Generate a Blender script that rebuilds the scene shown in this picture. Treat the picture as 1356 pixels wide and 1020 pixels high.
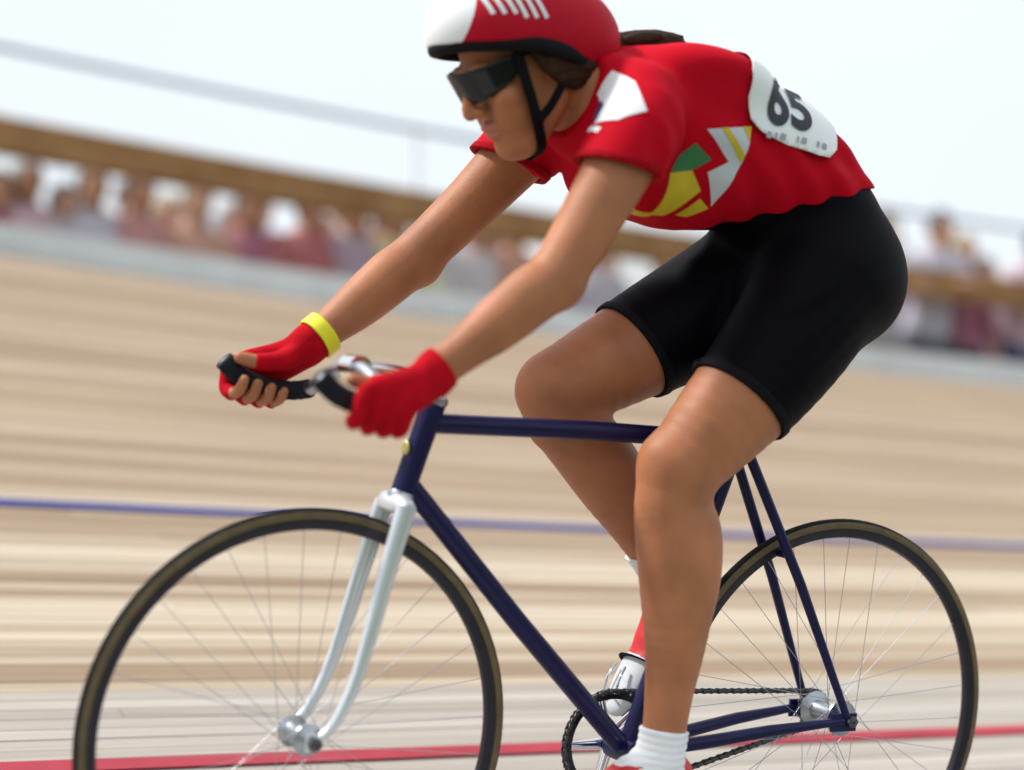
import bpy, bmesh, math, random
import numpy as np
from mathutils import Vector, Matrix, Euler
from mathutils.bvhtree import BVHTree

random.seed(7)
rng = np.random.default_rng(7)
scene = bpy.context.scene
for o in list(bpy.data.objects):
    bpy.data.objects.remove(o)
COL = scene.collection

# ------------------------------------------------------------------ camera
cam_d = bpy.data.cameras.new('camera')
cam = bpy.data.objects.new('camera', cam_d)
COL.objects.link(cam)
cam_d.sensor_width = 36.0
cam_d.lens = 2439.95 / 1356 * 36.0
cam_d.clip_start = 0.05
cam_d.clip_end = 3000
_right = Vector((-0.8792, 0.4764, 0.0)).normalized()
_down = Vector((-0.0510, -0.0941, -0.9943)).normalized()
_fwd = _right.cross(_down).normalized()
_down = _fwd.cross(_right).normalized()
cam.matrix_world = Matrix(((_right.x, -_down.x, -_fwd.x, 1.517), (_right.y, -_down.y, -_fwd.y, 2.6134),
                           (_right.z, -_down.z, -_fwd.z, 0.5533), (0, 0, 0, 1)))
cam_d.dof.use_dof = True
cam_d.dof.focus_distance = 3.06
cam_d.dof.aperture_fstop = 1.25
scene.camera = cam

# ------------------------------------------------------------------ world, sun, exposure
SUN_EL, SUN_AZ = math.radians(54), math.radians(-30)      # azimuth of the sun from +X towards +Y
world = bpy.data.worlds.new('World')
scene.world = world
world.use_nodes = True
wn, wl = world.node_tree.nodes, world.node_tree.links
wn.clear()
w_out = wn.new('ShaderNodeOutputWorld')
w_bg = wn.new('ShaderNodeBackground')
w_sky = wn.new('ShaderNodeTexSky')
w_sky.sky_type = 'NISHITA'
w_sky.sun_disc = False
w_sky.sun_elevation = SUN_EL
w_sky.sun_rotation = math.radians(90) - SUN_AZ
w_sky.air_density = 1.0
w_sky.dust_density = 3.0
w_mix = wn.new('ShaderNodeMixRGB')
w_mix.inputs[2].default_value = (11.7, 12.6, 13.3, 1)          # thin bright overcast over the blue
w_noise = wn.new('ShaderNodeTexNoise')
w_noise.inputs['Scale'].default_value = 1.6
w_noise.inputs['Detail'].default_value = 4
w_ramp = wn.new('ShaderNodeMapRange')
w_ramp.inputs['From Min'].default_value = 0.3
w_ramp.inputs['From Max'].default_value = 0.7
w_ramp.inputs['To Min'].default_value = 0.84
w_ramp.inputs['To Max'].default_value = 0.95
w_tc = wn.new('ShaderNodeTexCoord')
wl.new(w_tc.outputs['Generated'], w_noise.inputs['Vector'])
wl.new(w_noise.outputs['Fac'], w_ramp.inputs['Value'])
wl.new(w_ramp.outputs['Result'], w_mix.inputs[0])
wl.new(w_sky.outputs['Color'], w_mix.inputs[1])
wl.new(w_mix.outputs['Color'], w_bg.inputs['Color'])
w_bg.inputs['Strength'].default_value = 0.10
wl.new(w_bg.outputs['Background'], w_out.inputs['Surface'])

sun_d = bpy.data.lights.new('sun', 'SUN')
sun_d.energy = 5.0
sun_d.angle = math.radians(7)
sun_d.color = (1.0, 0.96, 0.9)
sun = bpy.data.objects.new('sun', sun_d)
COL.objects.link(sun)
_sd = Vector((math.cos(SUN_EL) * math.cos(SUN_AZ), math.cos(SUN_EL) * math.sin(SUN_AZ), math.sin(SUN_EL)))
sun.rotation_euler = _sd.to_track_quat('Z', 'Y').to_euler()
sun.location = (4, 3, 9)

scene.view_settings.view_transform = 'Standard'
scene.view_settings.look = 'None'
scene.view_settings.gamma = 1.0
scene.view_settings.use_curve_mapping = False
scene.view_settings.exposure = -0.2

# ------------------------------------------------------------------ materials
MATS = {}


def mat(name, col, rough=0.6, metal=0.0, var=0.0, vscale=30.0, bump=0.0, bscale=200.0, spec=0.5, coat=0.0,
        sss=0.0, sheen=0.0, col2=None, emit=None):
    """Principled material with procedural colour variation and bump."""
    m = bpy.data.materials.new(name)
    m.use_nodes = True
    nt = m.node_tree
    b = nt.nodes['Principled BSDF']
    b.inputs['Base Color'].default_value = (*col, 1)
    b.inputs['Roughness'].default_value = rough
    b.inputs['Metallic'].default_value = metal
    b.inputs['Specular IOR Level'].default_value = spec
    b.inputs['Coat Weight'].default_value = coat
    b.inputs['Coat Roughness'].default_value = 0.12
    if sheen:
        b.inputs['Sheen Weight'].default_value = sheen
        b.inputs['Sheen Roughness'].default_value = 0.4
    if sss:
        b.inputs['Subsurface Weight'].default_value = sss
        b.inputs['Subsurface Radius'].default_value = (0.012, 0.004, 0.002)
        b.inputs['Subsurface Scale'].default_value = 1.0
    tc = nt.nodes.new('ShaderNodeTexCoord')
    if var or col2:
        n = nt.nodes.new('ShaderNodeTexNoise')
        n.inputs['Scale'].default_value = vscale
        n.inputs['Detail'].default_value = 5
        nt.links.new(tc.outputs['Object'], n.inputs['Vector'])
        mr = nt.nodes.new('ShaderNodeMapRange')
        mr.inputs['From Min'].default_value = 0.3
        mr.inputs['From Max'].default_value = 0.7
        nt.links.new(n.outputs['Fac'], mr.inputs['Value'])
        mx = nt.nodes.new('ShaderNodeMixRGB')
        c2 = col2 if col2 else tuple(min(1, c * (1 + var)) for c in col)
        c1 = col if col2 else tuple(c * (1 - var) for c in col)
        mx.inputs[1].default_value = (*c1, 1)
        mx.inputs[2].default_value = (*c2, 1)
        nt.links.new(mr.outputs['Result'], mx.inputs[0])
        nt.links.new(mx.outputs['Color'], b.inputs['Base Color'])
    if bump:
        n2 = nt.nodes.new('ShaderNodeTexNoise')
        n2.inputs['Scale'].default_value = bscale
        n2.inputs['Detail'].default_value = 3
        nt.links.new(tc.outputs['Object'], n2.inputs['Vector'])
        bp = nt.nodes.new('ShaderNodeBump')
        bp.inputs['Strength'].default_value = bump
        bp.inputs['Distance'].default_value = 0.003
        nt.links.new(n2.outputs['Fac'], bp.inputs['Height'])
        nt.links.new(bp.outputs['Normal'], b.inputs['Normal'])
    MATS[name] = m
    return m


def wood_mat(name, c1, c2, c3):
    """Planks: long grain along the track, each plank with its own tint attribute."""
    m = bpy.data.materials.new(name)
    m.use_nodes = True
    nt = m.node_tree
    N, L = nt.nodes, nt.links
    b = N['Principled BSDF']
    b.inputs['Roughness'].default_value = 0.85
    b.inputs['Specular IOR Level'].default_value = 0.06
    uv = N.new('ShaderNodeUVMap')
    mp = N.new('ShaderNodeMapping')
    mp.inputs['Scale'].default_value = (0.5, 105.0, 1)
    L.new(uv.outputs['UV'], mp.inputs['Vector'])
    n = N.new('ShaderNodeTexNoise')
    n.inputs['Scale'].default_value = 1.0
    n.inputs['Detail'].default_value = 6
    n.inputs['Roughness'].default_value = 0.65
    L.new(mp.outputs['Vector'], n.inputs['Vector'])
    at = N.new('ShaderNodeAttribute')
    at.attribute_name = 'tint'
    rmp = N.new('ShaderNodeValToRGB')
    rmp.color_ramp.elements[0].color = (*c1, 1)
    rmp.color_ramp.elements[1].color = (*c3, 1)
    e = rmp.color_ramp.elements.new(0.5)
    e.color = (*c2, 1)
    add = N.new('ShaderNodeMath')
    add.operation = 'MULTIPLY_ADD'
    add.inputs[1].default_value = 0.95
    L.new(n.outputs['Fac'], add.inputs[0])
    mul = N.new('ShaderNodeMath')
    mul.operation = 'MULTIPLY_ADD'
    mul.inputs[1].default_value = 0.80
    mul.inputs[2].default_value = -0.38
    L.new(at.outputs['Fac'], mul.inputs[0])
    L.new(mul.outputs[0], add.inputs[2])
    L.new(add.outputs[0], rmp.inputs['Fac'])
    # scuffs
    n3 = N.new('ShaderNodeTexNoise')
    n3.inputs['Scale'].default_value = 1.0
    n3.inputs['Detail'].default_value = 4
    mp3 = N.new('ShaderNodeMapping')
    mp3.inputs['Scale'].default_value = (0.8, 7.0, 1)
    L.new(uv.outputs['UV'], mp3.inputs['Vector'])
    L.new(mp3.outputs['Vector'], n3.inputs['Vector'])
    mr = N.new('ShaderNodeMapRange')
    mr.inputs['From Min'].default_value = 0.25
    mr.inputs['From Max'].default_value = 0.75
    mr.inputs['To Min'].default_value = 0.86
    mr.inputs['To Max'].default_value = 1.1
    L.new(n3.outputs['Fac'], mr.inputs['Value'])
    vm = N.new('ShaderNodeVectorMath')
    vm.operation = 'SCALE'
    L.new(rmp.outputs['Color'], vm.inputs[0])
    L.new(mr.outputs['Result'], vm.inputs['Scale'])
    L.new(vm.outputs['Vector'], b.inputs['Base Color'])
    bp = N.new('ShaderNodeBump')
    bp.inputs['Strength'].default_value = 0.25
    bp.inputs['Distance'].default_value = 0.002
    L.new(n.outputs['Fac'], bp.inputs['Height'])
    L.new(bp.outputs['Normal'], b.inputs['Normal'])
    MATS[name] = m
    return m


wood_mat('track_wood', (0.195, 0.130, 0.087), (0.330, 0.243, 0.171), (0.56, 0.480, 0.382))
wood_mat('track_wood_pale', (0.27, 0.235, 0.20), (0.40, 0.358, 0.318), (0.52, 0.48, 0.437))
mat('under_wood', (0.10, 0.065, 0.04), 0.9, var=0.2)
mat('paint_red', (0.36, 0.055, 0.075), 0.85, var=0.12, vscale=9, spec=0.05)
mat('paint_blue', (0.006, 0.026, 0.19), 0.85, var=0.12, vscale=9, spec=0.05)
mat('paint_black', (0.02, 0.02, 0.022), 0.5, var=0.2, vscale=9)
mat('concrete', (0.36, 0.35, 0.33), 0.9, var=0.12, vscale=3, bump=0.3, bscale=90)
mat('earth', (0.045, 0.075, 0.02), 0.95, var=0.35, vscale=0.7, bump=0.5, bscale=40, spec=0.1)
mat('parapet_paint', (0.66, 0.69, 0.71), 0.6, var=0.08, vscale=4)
mat('rail_wood', (0.25, 0.125, 0.05), 0.7, col2=(0.36, 0.20, 0.085), vscale=6, spec=0.2)
mat('post_grey', (0.42, 0.43, 0.45), 0.5, metal=0.3, var=0.1)
mat('tube_steel', (0.36, 0.43, 0.5), 0.4, metal=0.5, var=0.1)
mat('rail_dark', (0.06, 0.065, 0.085), 0.6, var=0.1)
mat('canopy_white', (0.78, 0.78, 0.82), 0.7, var=0.05, vscale=0.4)
mat('stand_seat', (0.45, 0.42, 0.5), 0.7, var=0.2, vscale=1.2)
mat('skin', (0.405, 0.155, 0.072), 0.52, var=0.17, vscale=13, bump=0.25, bscale=330, spec=0.30, sss=0.12)
mat('lip', (0.42, 0.13, 0.10), 0.45, var=0.05)
mat('eye_white', (0.75, 0.72, 0.70), 0.25, var=0.03)
mat('eye_iris', (0.07, 0.04, 0.025), 0.2, var=0.1)
mat('hair', (0.032, 0.013, 0.006), 0.6, var=0.4, vscale=60, bump=0.5, bscale=300, spec=0.15)
mat('jersey_red', (0.50, 0.002, 0.014), 0.8, var=0.06, vscale=9, bump=0.18, bscale=900, spec=0.08)
mat('jersey_white', (0.80, 0.80, 0.83), 0.65, var=0.03, vscale=20, bump=0.15, bscale=900)
mat('jersey_silver', (0.55, 0.58, 0.64), 0.6, var=0.04, vscale=20)
mat('jersey_yellow', (0.60, 0.44, 0.012), 0.6, var=0.06, vscale=20)
mat('jersey_green', (0.03, 0.17, 0.06), 0.6, var=0.1, vscale=20)
mat('jersey_navy', (0.02, 0.03, 0.12), 0.6, var=0.1, vscale=20)
mat('lycra_black', (0.0022, 0.0018, 0.0042), 0.62, var=0.2, vscale=12, bump=0.15, bscale=1100, spec=0.07)
mat('lycra_seam', (0.016, 0.015, 0.021), 0.55, var=0.1, spec=0.15)
mat('bib_paper', (0.84, 0.86, 0.88), 0.6, var=0.03, vscale=12, bump=0.25, bscale=25)
mat('bib_ink', (0.02, 0.02, 0.035), 0.6, var=0.1)
mat('bib_grey', (0.34, 0.36, 0.42), 0.6, var=0.1)
mat('glove_red', (0.46, 0.003, 0.012), 0.85, var=0.15, vscale=40, bump=0.5, bscale=500, spec=0.08)
mat('glove_dark', (0.055, 0.012, 0.015), 0.8, var=0.2, vscale=40, bump=0.4, bscale=500)
mat('band_yellow', (0.80, 0.74, 0.02), 0.55, var=0.05, vscale=40)
mat('sock_white', (0.80, 0.81, 0.84), 0.85, var=0.04, vscale=30, bump=0.6, bscale=420)
mat('shoe_red', (0.55, 0.015, 0.02), 0.4, var=0.08, vscale=20)
mat('toe_grey', (0.50, 0.52, 0.56), 0.5, var=0.08, vscale=20)
mat('shoe_sole', (0.09, 0.09, 0.10), 0.6, var=0.1)
mat('strap_black', (0.006, 0.006, 0.009), 0.8, var=0.1, spec=0.1)
mat('rim_black', (0.008, 0.007, 0.010), 0.75, var=0.1, spec=0.12)
mat('lens_dark', (0.008, 0.008, 0.012), 0.15, spec=0.35, var=0.1)
mat('frame_blue', (0.006, 0.006, 0.055), 0.38, var=0.12, vscale=8, coat=0.0, spec=0.28)
mat('fork_white', (0.72, 0.75, 0.80), 0.24, metal=0.45, var=0.05, vscale=9, coat=0.3)
mat('chrome', (0.78, 0.80, 0.84), 0.13, metal=1.0, var=0.05, vscale=8)
mat('alloy', (0.42, 0.44, 0.48), 0.35, metal=1.0, var=0.08, vscale=14)
mat('steel_dark', (0.10, 0.10, 0.11), 0.4, metal=0.8, var=0.15, vscale=30)
mat('ring_black', (0.02, 0.02, 0.024), 0.3, metal=0.5, var=0.1)
mat('tyre_black', (0.011, 0.011, 0.011), 0.8, spec=0.15, var=0.2, vscale=40, bump=0.3, bscale=700)
mat('tyre_tan', (0.115, 0.08, 0.036), 0.7, var=0.2, vscale=40, bump=0.3, bscale=700)
mat('rim_dark', (0.035, 0.033, 0.045), 0.35, metal=0.7, var=0.1)
mat('tape_dark', (0.014, 0.015, 0.022), 0.85, spec=0.15, var=0.2, vscale=60, bump=0.4, bscale=300)
mat('saddle_black', (0.015, 0.015, 0.016), 0.45, var=0.1)
mat('head_badge', (0.55, 0.47, 0.18), 0.4, metal=0.4, var=0.1)


def helmet_mat():
    m = mat('helmet_cover', (0.46, 0.003, 0.018), 0.6, var=0.05, vscale=10, bump=0.1, bscale=600, spec=0.15)
    nt = m.node_tree
    b = nt.nodes['Principled BSDF']
    src = b.inputs['Base Color'].links[0].from_socket
    tc = nt.nodes.new('ShaderNodeTexCoord')
    sp = nt.nodes.new('ShaderNodeSeparateXYZ')
    nt.links.new(tc.outputs['Object'], sp.inputs[0])
    ma = nt.nodes.new('ShaderNodeMath')            # front panel of the cover is white: x + 0.25 z beyond a seam
    ma.operation = 'MULTIPLY_ADD'
    ma.inputs[1].default_value = 0.22
    nt.links.new(sp.outputs['Z'], ma.inputs[0])
    nt.links.new(sp.outputs['X'], ma.inputs[2])
    gt = nt.nodes.new('ShaderNodeMath')
    gt.operation = 'GREATER_THAN'
    gt.inputs[1].default_value = HELM_SPLIT
    nt.links.new(ma.outputs[0], gt.inputs[0])
    mx = nt.nodes.new('ShaderNodeMixRGB')
    mx.inputs[2].default_value = (0.82, 0.83, 0.86, 1)
    nt.links.new(gt.outputs[0], mx.inputs[0])
    nt.links.new(src, mx.inputs[1])
    nt.links.new(mx.outputs['Color'], b.inputs['Base Color'])
    return m


# ------------------------------------------------------------------ object helpers
def link(o, parent=None):
    COL.objects.link(o)
    if parent is not None:
        o.parent = parent
    return o


def tag(o, label=None, cat=None, group=None, kind=None):
    if label: o['label'] = label
    if cat: o['category'] = cat
    if group: o['group'] = group
    if kind: o['kind'] = kind
    return o


def empty(name, loc=(0, 0, 0), rot=(0, 0, 0), parent=None):
    o = bpy.data.objects.new(name, None)
    o.empty_display_size = 0.1
    o.location = loc
    o.rotation_euler = rot
    return link(o, parent)


def mesh_obj(name, verts, faces, material, parent=None, smooth=True, mats=None, midx=None):
    me = bpy.data.meshes.new(name)
    me.from_pydata([tuple(v) for v in verts], [], [tuple(f) for f in faces])
    if mats:
        for m_ in mats: me.materials.append(m_)
        if midx is not None: me.polygons.foreach_set('material_index', np.asarray(midx, dtype=np.int32))
    elif material is not None:
        me.materials.append(material)
    if smooth: me.polygons.foreach_set('use_smooth', [True] * len(me.polygons))
    me.update()
    return link(bpy.data.objects.new(name, me), parent)


class MB:
    """Collects verts and faces."""
    def __init__(self): self.v, self.f = [], []

    def add(self, v, f):
        k = len(self.v)
        self.v += [tuple(x) for x in v]
        self.f += [tuple(i + k for i in q) for q in f]

    def box(self, c, s, M=None):
        x, y, z = [d / 2 for d in s]
        vs = [Vector(p) for p in ((-x, -y, -z), (x, -y, -z), (x, y, -z), (-x, y, -z), (-x, -y, z), (x, -y, z), (x, y, z), (-x, y, z))]
        if M is not None: vs = [M @ p for p in vs]
        self.add([p + Vector(c) for p in vs], [(0, 3, 2, 1), (4, 5, 6, 7), (0, 1, 5, 4), (1, 2, 6, 5), (2, 3, 7, 6), (3, 0, 4, 7)])

    def tube(self, pts, r, n=14, r2=None, side=None, caps=True, closed=False):
        """r: one radius or one per point; r2: radii along `side` (elliptic section)."""
        pts = [Vector(p) for p in pts]
        m = len(pts)
        rs = [r] * m if isinstance(r, (int, float)) else list(r)
        r2s = rs if r2 is None else ([r2] * m if isinstance(r2, (int, float)) else list(r2))
        up = None
        rings = []
        for i, p in enumerate(pts):
            if closed: t = pts[(i + 1) % m] - pts[i - 1]
            else: t = pts[min(i + 1, m - 1)] - pts[max(i - 1, 0)]
            t.normalize()
            if side is not None: a = Vector(side)
            elif up is None: a = Vector((0, 0, 1)) if abs(t.z) < 0.9 else Vector((1, 0, 0))
            else: a = up
            a = (a - t * a.dot(t)).normalized()
            up = a
            b = t.cross(a)
            rings.append([p + a * (r2s[i] * math.cos(q)) + b * (rs[i] * math.sin(q)) for q in [2 * math.pi * k / n for k in range(n)]])
        k0 = len(self.v)
        for rg in rings: self.v += [tuple(x) for x in rg]
        for i in range(m if closed else m - 1):
            j = (i + 1) % m
            for k in range(n):
                k2 = (k + 1) % n
                self.f.append((k0 + i * n + k, k0 + i * n + k2, k0 + j * n + k2, k0 + j * n + k))
        if caps and not closed:
            self.f.append(tuple(k0 + k for k in reversed(range(n))))
            self.f.append(tuple(k0 + (m - 1) * n + k for k in range(n)))

    def lathe(self, prof, axis='Y', c=(0, 0, 0), n=48, close=True):
        """prof: list of (radius, height) around an axis."""
        k0 = len(self.v)
        m = len(prof)
        for k in range(n):
            a = 2 * math.pi * k / n
            for r, h in prof:
                if axis == 'Y': q = (r * math.cos(a), h, r * math.sin(a))
                elif axis == 'X': q = (h, r * math.cos(a), r * math.sin(a))
                else: q = (r * math.cos(a), r * math.sin(a), h)
                self.v.append((q[0] + c[0], q[1] + c[1], q[2] + c[2]))
        for k in range(n):
            k2 = (k + 1) % n
            for i in range(m if close else m - 1):
                j = (i + 1) % m
                self.f.append((k0 + k * m + i, k0 + k * m + j, k0 + k2 * m + j, k0 + k2 * m + i))

    def build(self, name, material, parent=None, smooth=True, sharp=None):
        o = mesh_obj(name, self.v, self.f, material, parent, smooth)
        bm = bmesh.new()
        bm.from_mesh(o.data)
        bmesh.ops.recalc_face_normals(bm, faces=bm.faces)
        bm.to_mesh(o.data)
        bm.free()
        if sharp is not None: o.data.set_sharp_from_angle(angle=math.radians(sharp))
        return o


def catmull(P, sub):
    P = np.asarray(P, float)
    if sub <= 1 or len(P) < 3: return P
    out = []
    n = len(P)
    for i in range(n - 1):
        p0 = P[max(i - 1, 0)] if i > 0 else 2 * P[0] - P[1]
        p1, p2 = P[i], P[i + 1]
        p3 = P[i + 2] if i + 2 < n else 2 * P[-1] - P[-2]
        for k in range(sub):
            t = k / sub
            out.append(0.5 * ((2 * p1) + (-p0 + p2) * t + (2 * p0 - 5 * p1 + 4 * p2 - p3) * t * t + (-p0 + 3 * p1 - 3 * p2 + p3) * t ** 3))
    out.append(P[-1])
    return np.array(out)


# ------------------------------------------------------------------ organic shapes: smooth implicit surfaces polygonised on a grid
class Field:
    def __init__(self, lo, hi, h):
        self.lo, self.h = np.array(lo, float), h
        self.n = np.ceil((np.array(hi) - self.lo) / h).astype(int) + 1
        self.d = np.full(self.n, 1.0, np.float32)

    def like(self):
        g = Field.__new__(Field)
        g.lo, g.h, g.n = self.lo, self.h, self.n
        g.d = np.full(self.n, 1.0, np.float32)
        return g

    def box(self, lo, hi):
        a = np.clip(np.floor((np.asarray(lo) - self.lo) / self.h).astype(int), 0, self.n)
        b = np.clip(np.ceil((np.asarray(hi) - self.lo) / self.h).astype(int) + 1, 0, self.n)
        return a, b

    def axes(self, a, b):
        return [(self.lo[i] + self.h * np.arange(a[i], b[i])).astype(np.float32) for i in range(3)]

    def coords(self):
        x, y, z = self.axes([0, 0, 0], self.n)
        return x[:, None, None], y[None, :, None], z[None, None, :]

    def blend(self, a, b, d, k):
        sl = tuple(slice(a[i], b[i]) for i in range(3))
        o = self.d[sl]
        if k <= 0:
            self.d[sl] = np.minimum(o, d)
        else:
            hh = np.clip(0.5 + 0.5 * (o - d) / k, 0, 1)
            self.d[sl] = o * (1 - hh) + d * hh - k * hh * (1 - hh)

    def loft(self, nodes, k=0.012, side=(0, 1, 0), sub=4, off=0.0, cut=False):
        """Chain of elliptic sections: (x, y, z, a[, b]); a is the half-width along `side`, b across it."""
        P = np.array([list(q) + ([q[3]] if len(q) == 4 else []) for q in nodes], float)
        P = catmull(P, sub)
        P[:, 3:5] = np.maximum(P[:, 3:5] + off, 0.001)
        rm = P[:, 3:5].max() + max(k, 0.008) + 2.5 * self.h
        A, B = self.box(P[:, :3].min(0) - rm, P[:, :3].max(0) + rm)
        if np.any(B <= A): return
        acc = np.full(B - A, 1.0, np.float32)
        S = np.array(side, float)
        for i in range(len(P) - 1):
            c0, c1 = P[i, :3], P[i + 1, :3]
            r = max(P[i, 3:5].max(), P[i + 1, 3:5].max()) + max(k, 0.008) + 2.5 * self.h
            a, b = self.box(np.minimum(c0, c1) - r, np.maximum(c0, c1) + r)
            if np.any(b <= a): continue
            x, y, z = self.axes(a, b)
            T = c1 - c0
            Ln = np.linalg.norm(T)
            if Ln < 1e-7: continue
            T = T / Ln
            U = S - T * (S @ T)
            U /= np.linalg.norm(U)
            V = np.cross(T, U)
            X, Y, Z = x[:, None, None] - c0[0], y[None, :, None] - c0[1], z[None, None, :] - c0[2]
            w = X * T[0] + Y * T[1] + Z * T[2]
            u = X * U[0] + Y * U[1] + Z * U[2]
            v = X * V[0] + Y * V[1] + Z * V[2]
            t = np.clip(w / Ln, 0, 1)
            ra = P[i, 3] + (P[i + 1, 3] - P[i, 3]) * t
            rb = P[i, 4] + (P[i + 1, 4] - P[i, 4]) * t
            w = w - t * Ln
            rc = np.sqrt(ra * rb)
            q0 = np.sqrt((u / ra) ** 2 + (v / rb) ** 2 + (w / rc) ** 2)
            q1 = np.sqrt((u / ra ** 2) ** 2 + (v / rb ** 2) ** 2 + (w / rc ** 2) ** 2) + 1e-6
            d = (q0 * (q0 - 1) / q1).astype(np.float32)
            d = np.where(q0 < 0.3, -np.minimum(ra, rb) * (1 - q0), d)
            s2 = tuple(slice(a[j] - A[j], b[j] - A[j]) for j in range(3))
            acc[s2] = np.minimum(acc[s2], d)
        self.blend(A, B, acc, k)

    def ball(self, c, r, k=0.01, F=(1, 0, 0), U=(0, 0, 1), off=0.0, sub=False):
        """Ellipsoid with radii r along F, U x F, U; sub carves it out."""
        r = np.array([r] * 3 if isinstance(r, (int, float)) else r, float) + off
        c = np.array(c, float)
        m = r.max() + max(k, 0.008) + 2.5 * self.h
        a, b = self.box(c - m, c + m)
        if np.any(b <= a): return
        x, y, z = self.axes(a, b)
        F = np.array(F, float); F /= np.linalg.norm(F)
        U = np.array(U, float); U = U - F * (U @ F); U /= np.linalg.norm(U)
        S = np.cross(U, F)
        X, Y, Z = x[:, None, None] - c[0], y[None, :, None] - c[1], z[None, None, :] - c[2]
        p = [X * e[0] + Y * e[1] + Z * e[2] for e in (F, S, U)]
        q0 = np.sqrt(sum((p[i] / r[i]) ** 2 for i in range(3)))
        q1 = np.sqrt(sum((p[i] / r[i] ** 2) ** 2 for i in range(3))) + 1e-6
        d = np.where(q0 < 0.3, -r.min() * (1 - q0), q0 * (q0 - 1) / q1).astype(np.float32)
        if sub:
            sl = tuple(slice(a[i], b[i]) for i in range(3))
            o = self.d[sl]
            hh = np.clip(0.5 - 0.5 * (o + d) / max(k, 1e-5), 0, 1)
            self.d[sl] = o * (1 - hh) - d * hh + k * hh * (1 - hh)
        else:
            self.blend(a, b, d, k)

    def clip(self, p, nrm, k=0.0):
        """Keep the side of the plane that nrm points away from."""
        nrm = np.array(nrm, float); nrm /= np.linalg.norm(nrm)
        x, y, z = self.coords()
        d = ((x - p[0]) * nrm[0] + (y - p[1]) * nrm[1] + (z - p[2]) * nrm[2]).astype(np.float32)
        self.d = np.maximum(self.d, d)

    def merge(self, g, k=0.0):
        if k <= 0: self.d = np.minimum(self.d, g.d)
        else:
            hh = np.clip(0.5 + 0.5 * (self.d - g.d) / k, 0, 1)
            self.d = self.d * (1 - hh) + g.d * hh - k * hh * (1 - hh)

    def shell(self, inner):
        self.d = np.maximum(self.d, -inner.d)

    def wrinkle(self, fn):
        x, y, z = self.coords()
        near = np.abs(self.d) < 0.03
        if near.any():
            i = np.nonzero(near)
            self.d[i] += fn(x[i[0], 0, 0], y[0, i[1], 0], z[0, 0, i[2]]).astype(np.float32)

    def mesh(self, relax=1):
        d = self.d
        s = d < 0
        nx, ny, nz = [m - 1 for m in d.shape]
        cnt = np.zeros((nx, ny, nz), np.uint8)
        for i in (0, 1):
            for j in (0, 1):
                for k in (0, 1): cnt += s[i:i + nx, j:j + ny, k:k + nz]
        I = np.argwhere((cnt > 0) & (cnt < 8))
        idx = np.full((nx, ny, nz), -1, np.int32)
        idx[I[:, 0], I[:, 1], I[:, 2]] = np.arange(len(I))
        cv = np.zeros((len(I), 8), np.float32)
        cs = [(i, j, k) for i in (0, 1) for j in (0, 1) for k in (0, 1)]
        for n_, c in enumerate(cs): cv[:, n_] = d[I[:, 0] + c[0], I[:, 1] + c[1], I[:, 2] + c[2]]
        acc = np.zeros((len(I), 3)); num = np.zeros(len(I))
        for a in range(8):
            for b in range(a + 1, 8):
                if sum(abs(cs[a][q] - cs[b][q]) for q in range(3)) != 1: continue
                m = (cv[:, a] < 0) != (cv[:, b] < 0)
                va, vb = cv[m, a], cv[m, b]
                t = (va / (va - vb))[:, None]
                acc[m] += np.array(cs[a]) * (1 - t) + np.array(cs[b]) * t
                num[m] += 1
        V = self.lo + self.h * (I + acc / num[:, None])
        F = []
        for ax in range(3):
            o1, o2 = [(1, 2), (2, 0), (0, 1)][ax]
            e = [slice(None)] * 3
            sa = s.copy()
            a_ = [slice(0, m) for m in d.shape]; b_ = [slice(0, m) for m in d.shape]
            a_[ax] = slice(0, d.shape[ax] - 1); b_[ax] = slice(1, d.shape[ax])
            A, B = s[tuple(a_)], s[tuple(b_)]
            E = np.argwhere(A != B)
            ok = (E[:, o1] > 0) & (E[:, o2] > 0) & (E[:, o1] < d.shape[o1] - 1) & (E[:, o2] < d.shape[o2] - 1)
            E = E[ok]
            flip = A[E[:, 0], E[:, 1], E[:, 2]]
            q = []
            for da, db in ((0, 0), (-1, 0), (-1, -1), (0, -1)):
                G = E.copy(); G[:, o1] += da; G[:, o2] += db
                q.append(idx[G[:, 0], G[:, 1], G[:, 2]])
            q = np.stack(q, 1)
            q[~flip] = q[~flip][:, ::-1]
            F.append(q)
        F = np.concatenate(F)
        F = F[(F >= 0).all(1)]
        for _ in range(relax):
            S = np.zeros_like(V); c = np.zeros(len(V))
            for a, b in ((0, 1), (1, 2), (2, 3), (3, 0)):
                np.add.at(S, F[:, a], V[F[:, b]]); np.add.at(c, F[:, a], 1)
                np.add.at(S, F[:, b], V[F[:, a]]); np.add.at(c, F[:, b], 1)
            V = V * 0.5 + 0.5 * S / np.maximum(c, 1)[:, None]
        return V, F

    def obj(self, name, material, parent=None, relax=1, origin=(0, 0, 0)):
        V, F = self.mesh(relax)
        V = V - np.array(origin)
        me = bpy.data.meshes.new(name)
        me.vertices.add(len(V)); me.vertices.foreach_set('co', V.astype(np.float32).ravel())
        me.loops.add(len(F) * 4); me.loops.foreach_set('vertex_index', F.astype(np.int32).ravel())
        me.polygons.add(len(F))
        me.polygons.foreach_set('loop_start', np.arange(0, len(F) * 4, 4, dtype=np.int32))
        me.polygons.foreach_set('use_smooth', np.ones(len(F), bool))
        me.update(calc_edges=True)
        me.validate()
        if material is not None: me.materials.append(material)
        o = bpy.data.objects.new(name, me)
        o.location = origin
        return link(o, parent)


# ================================================================== THE SETTING
# Track: a nearly straight stretch that banks up into the turn ahead.  s runs along the rider's way, u across (outwards).
KAPPA, YAW0 = 0.0042, -0.0146
U_IN, U_TOP = -0.36, 6.54


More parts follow.
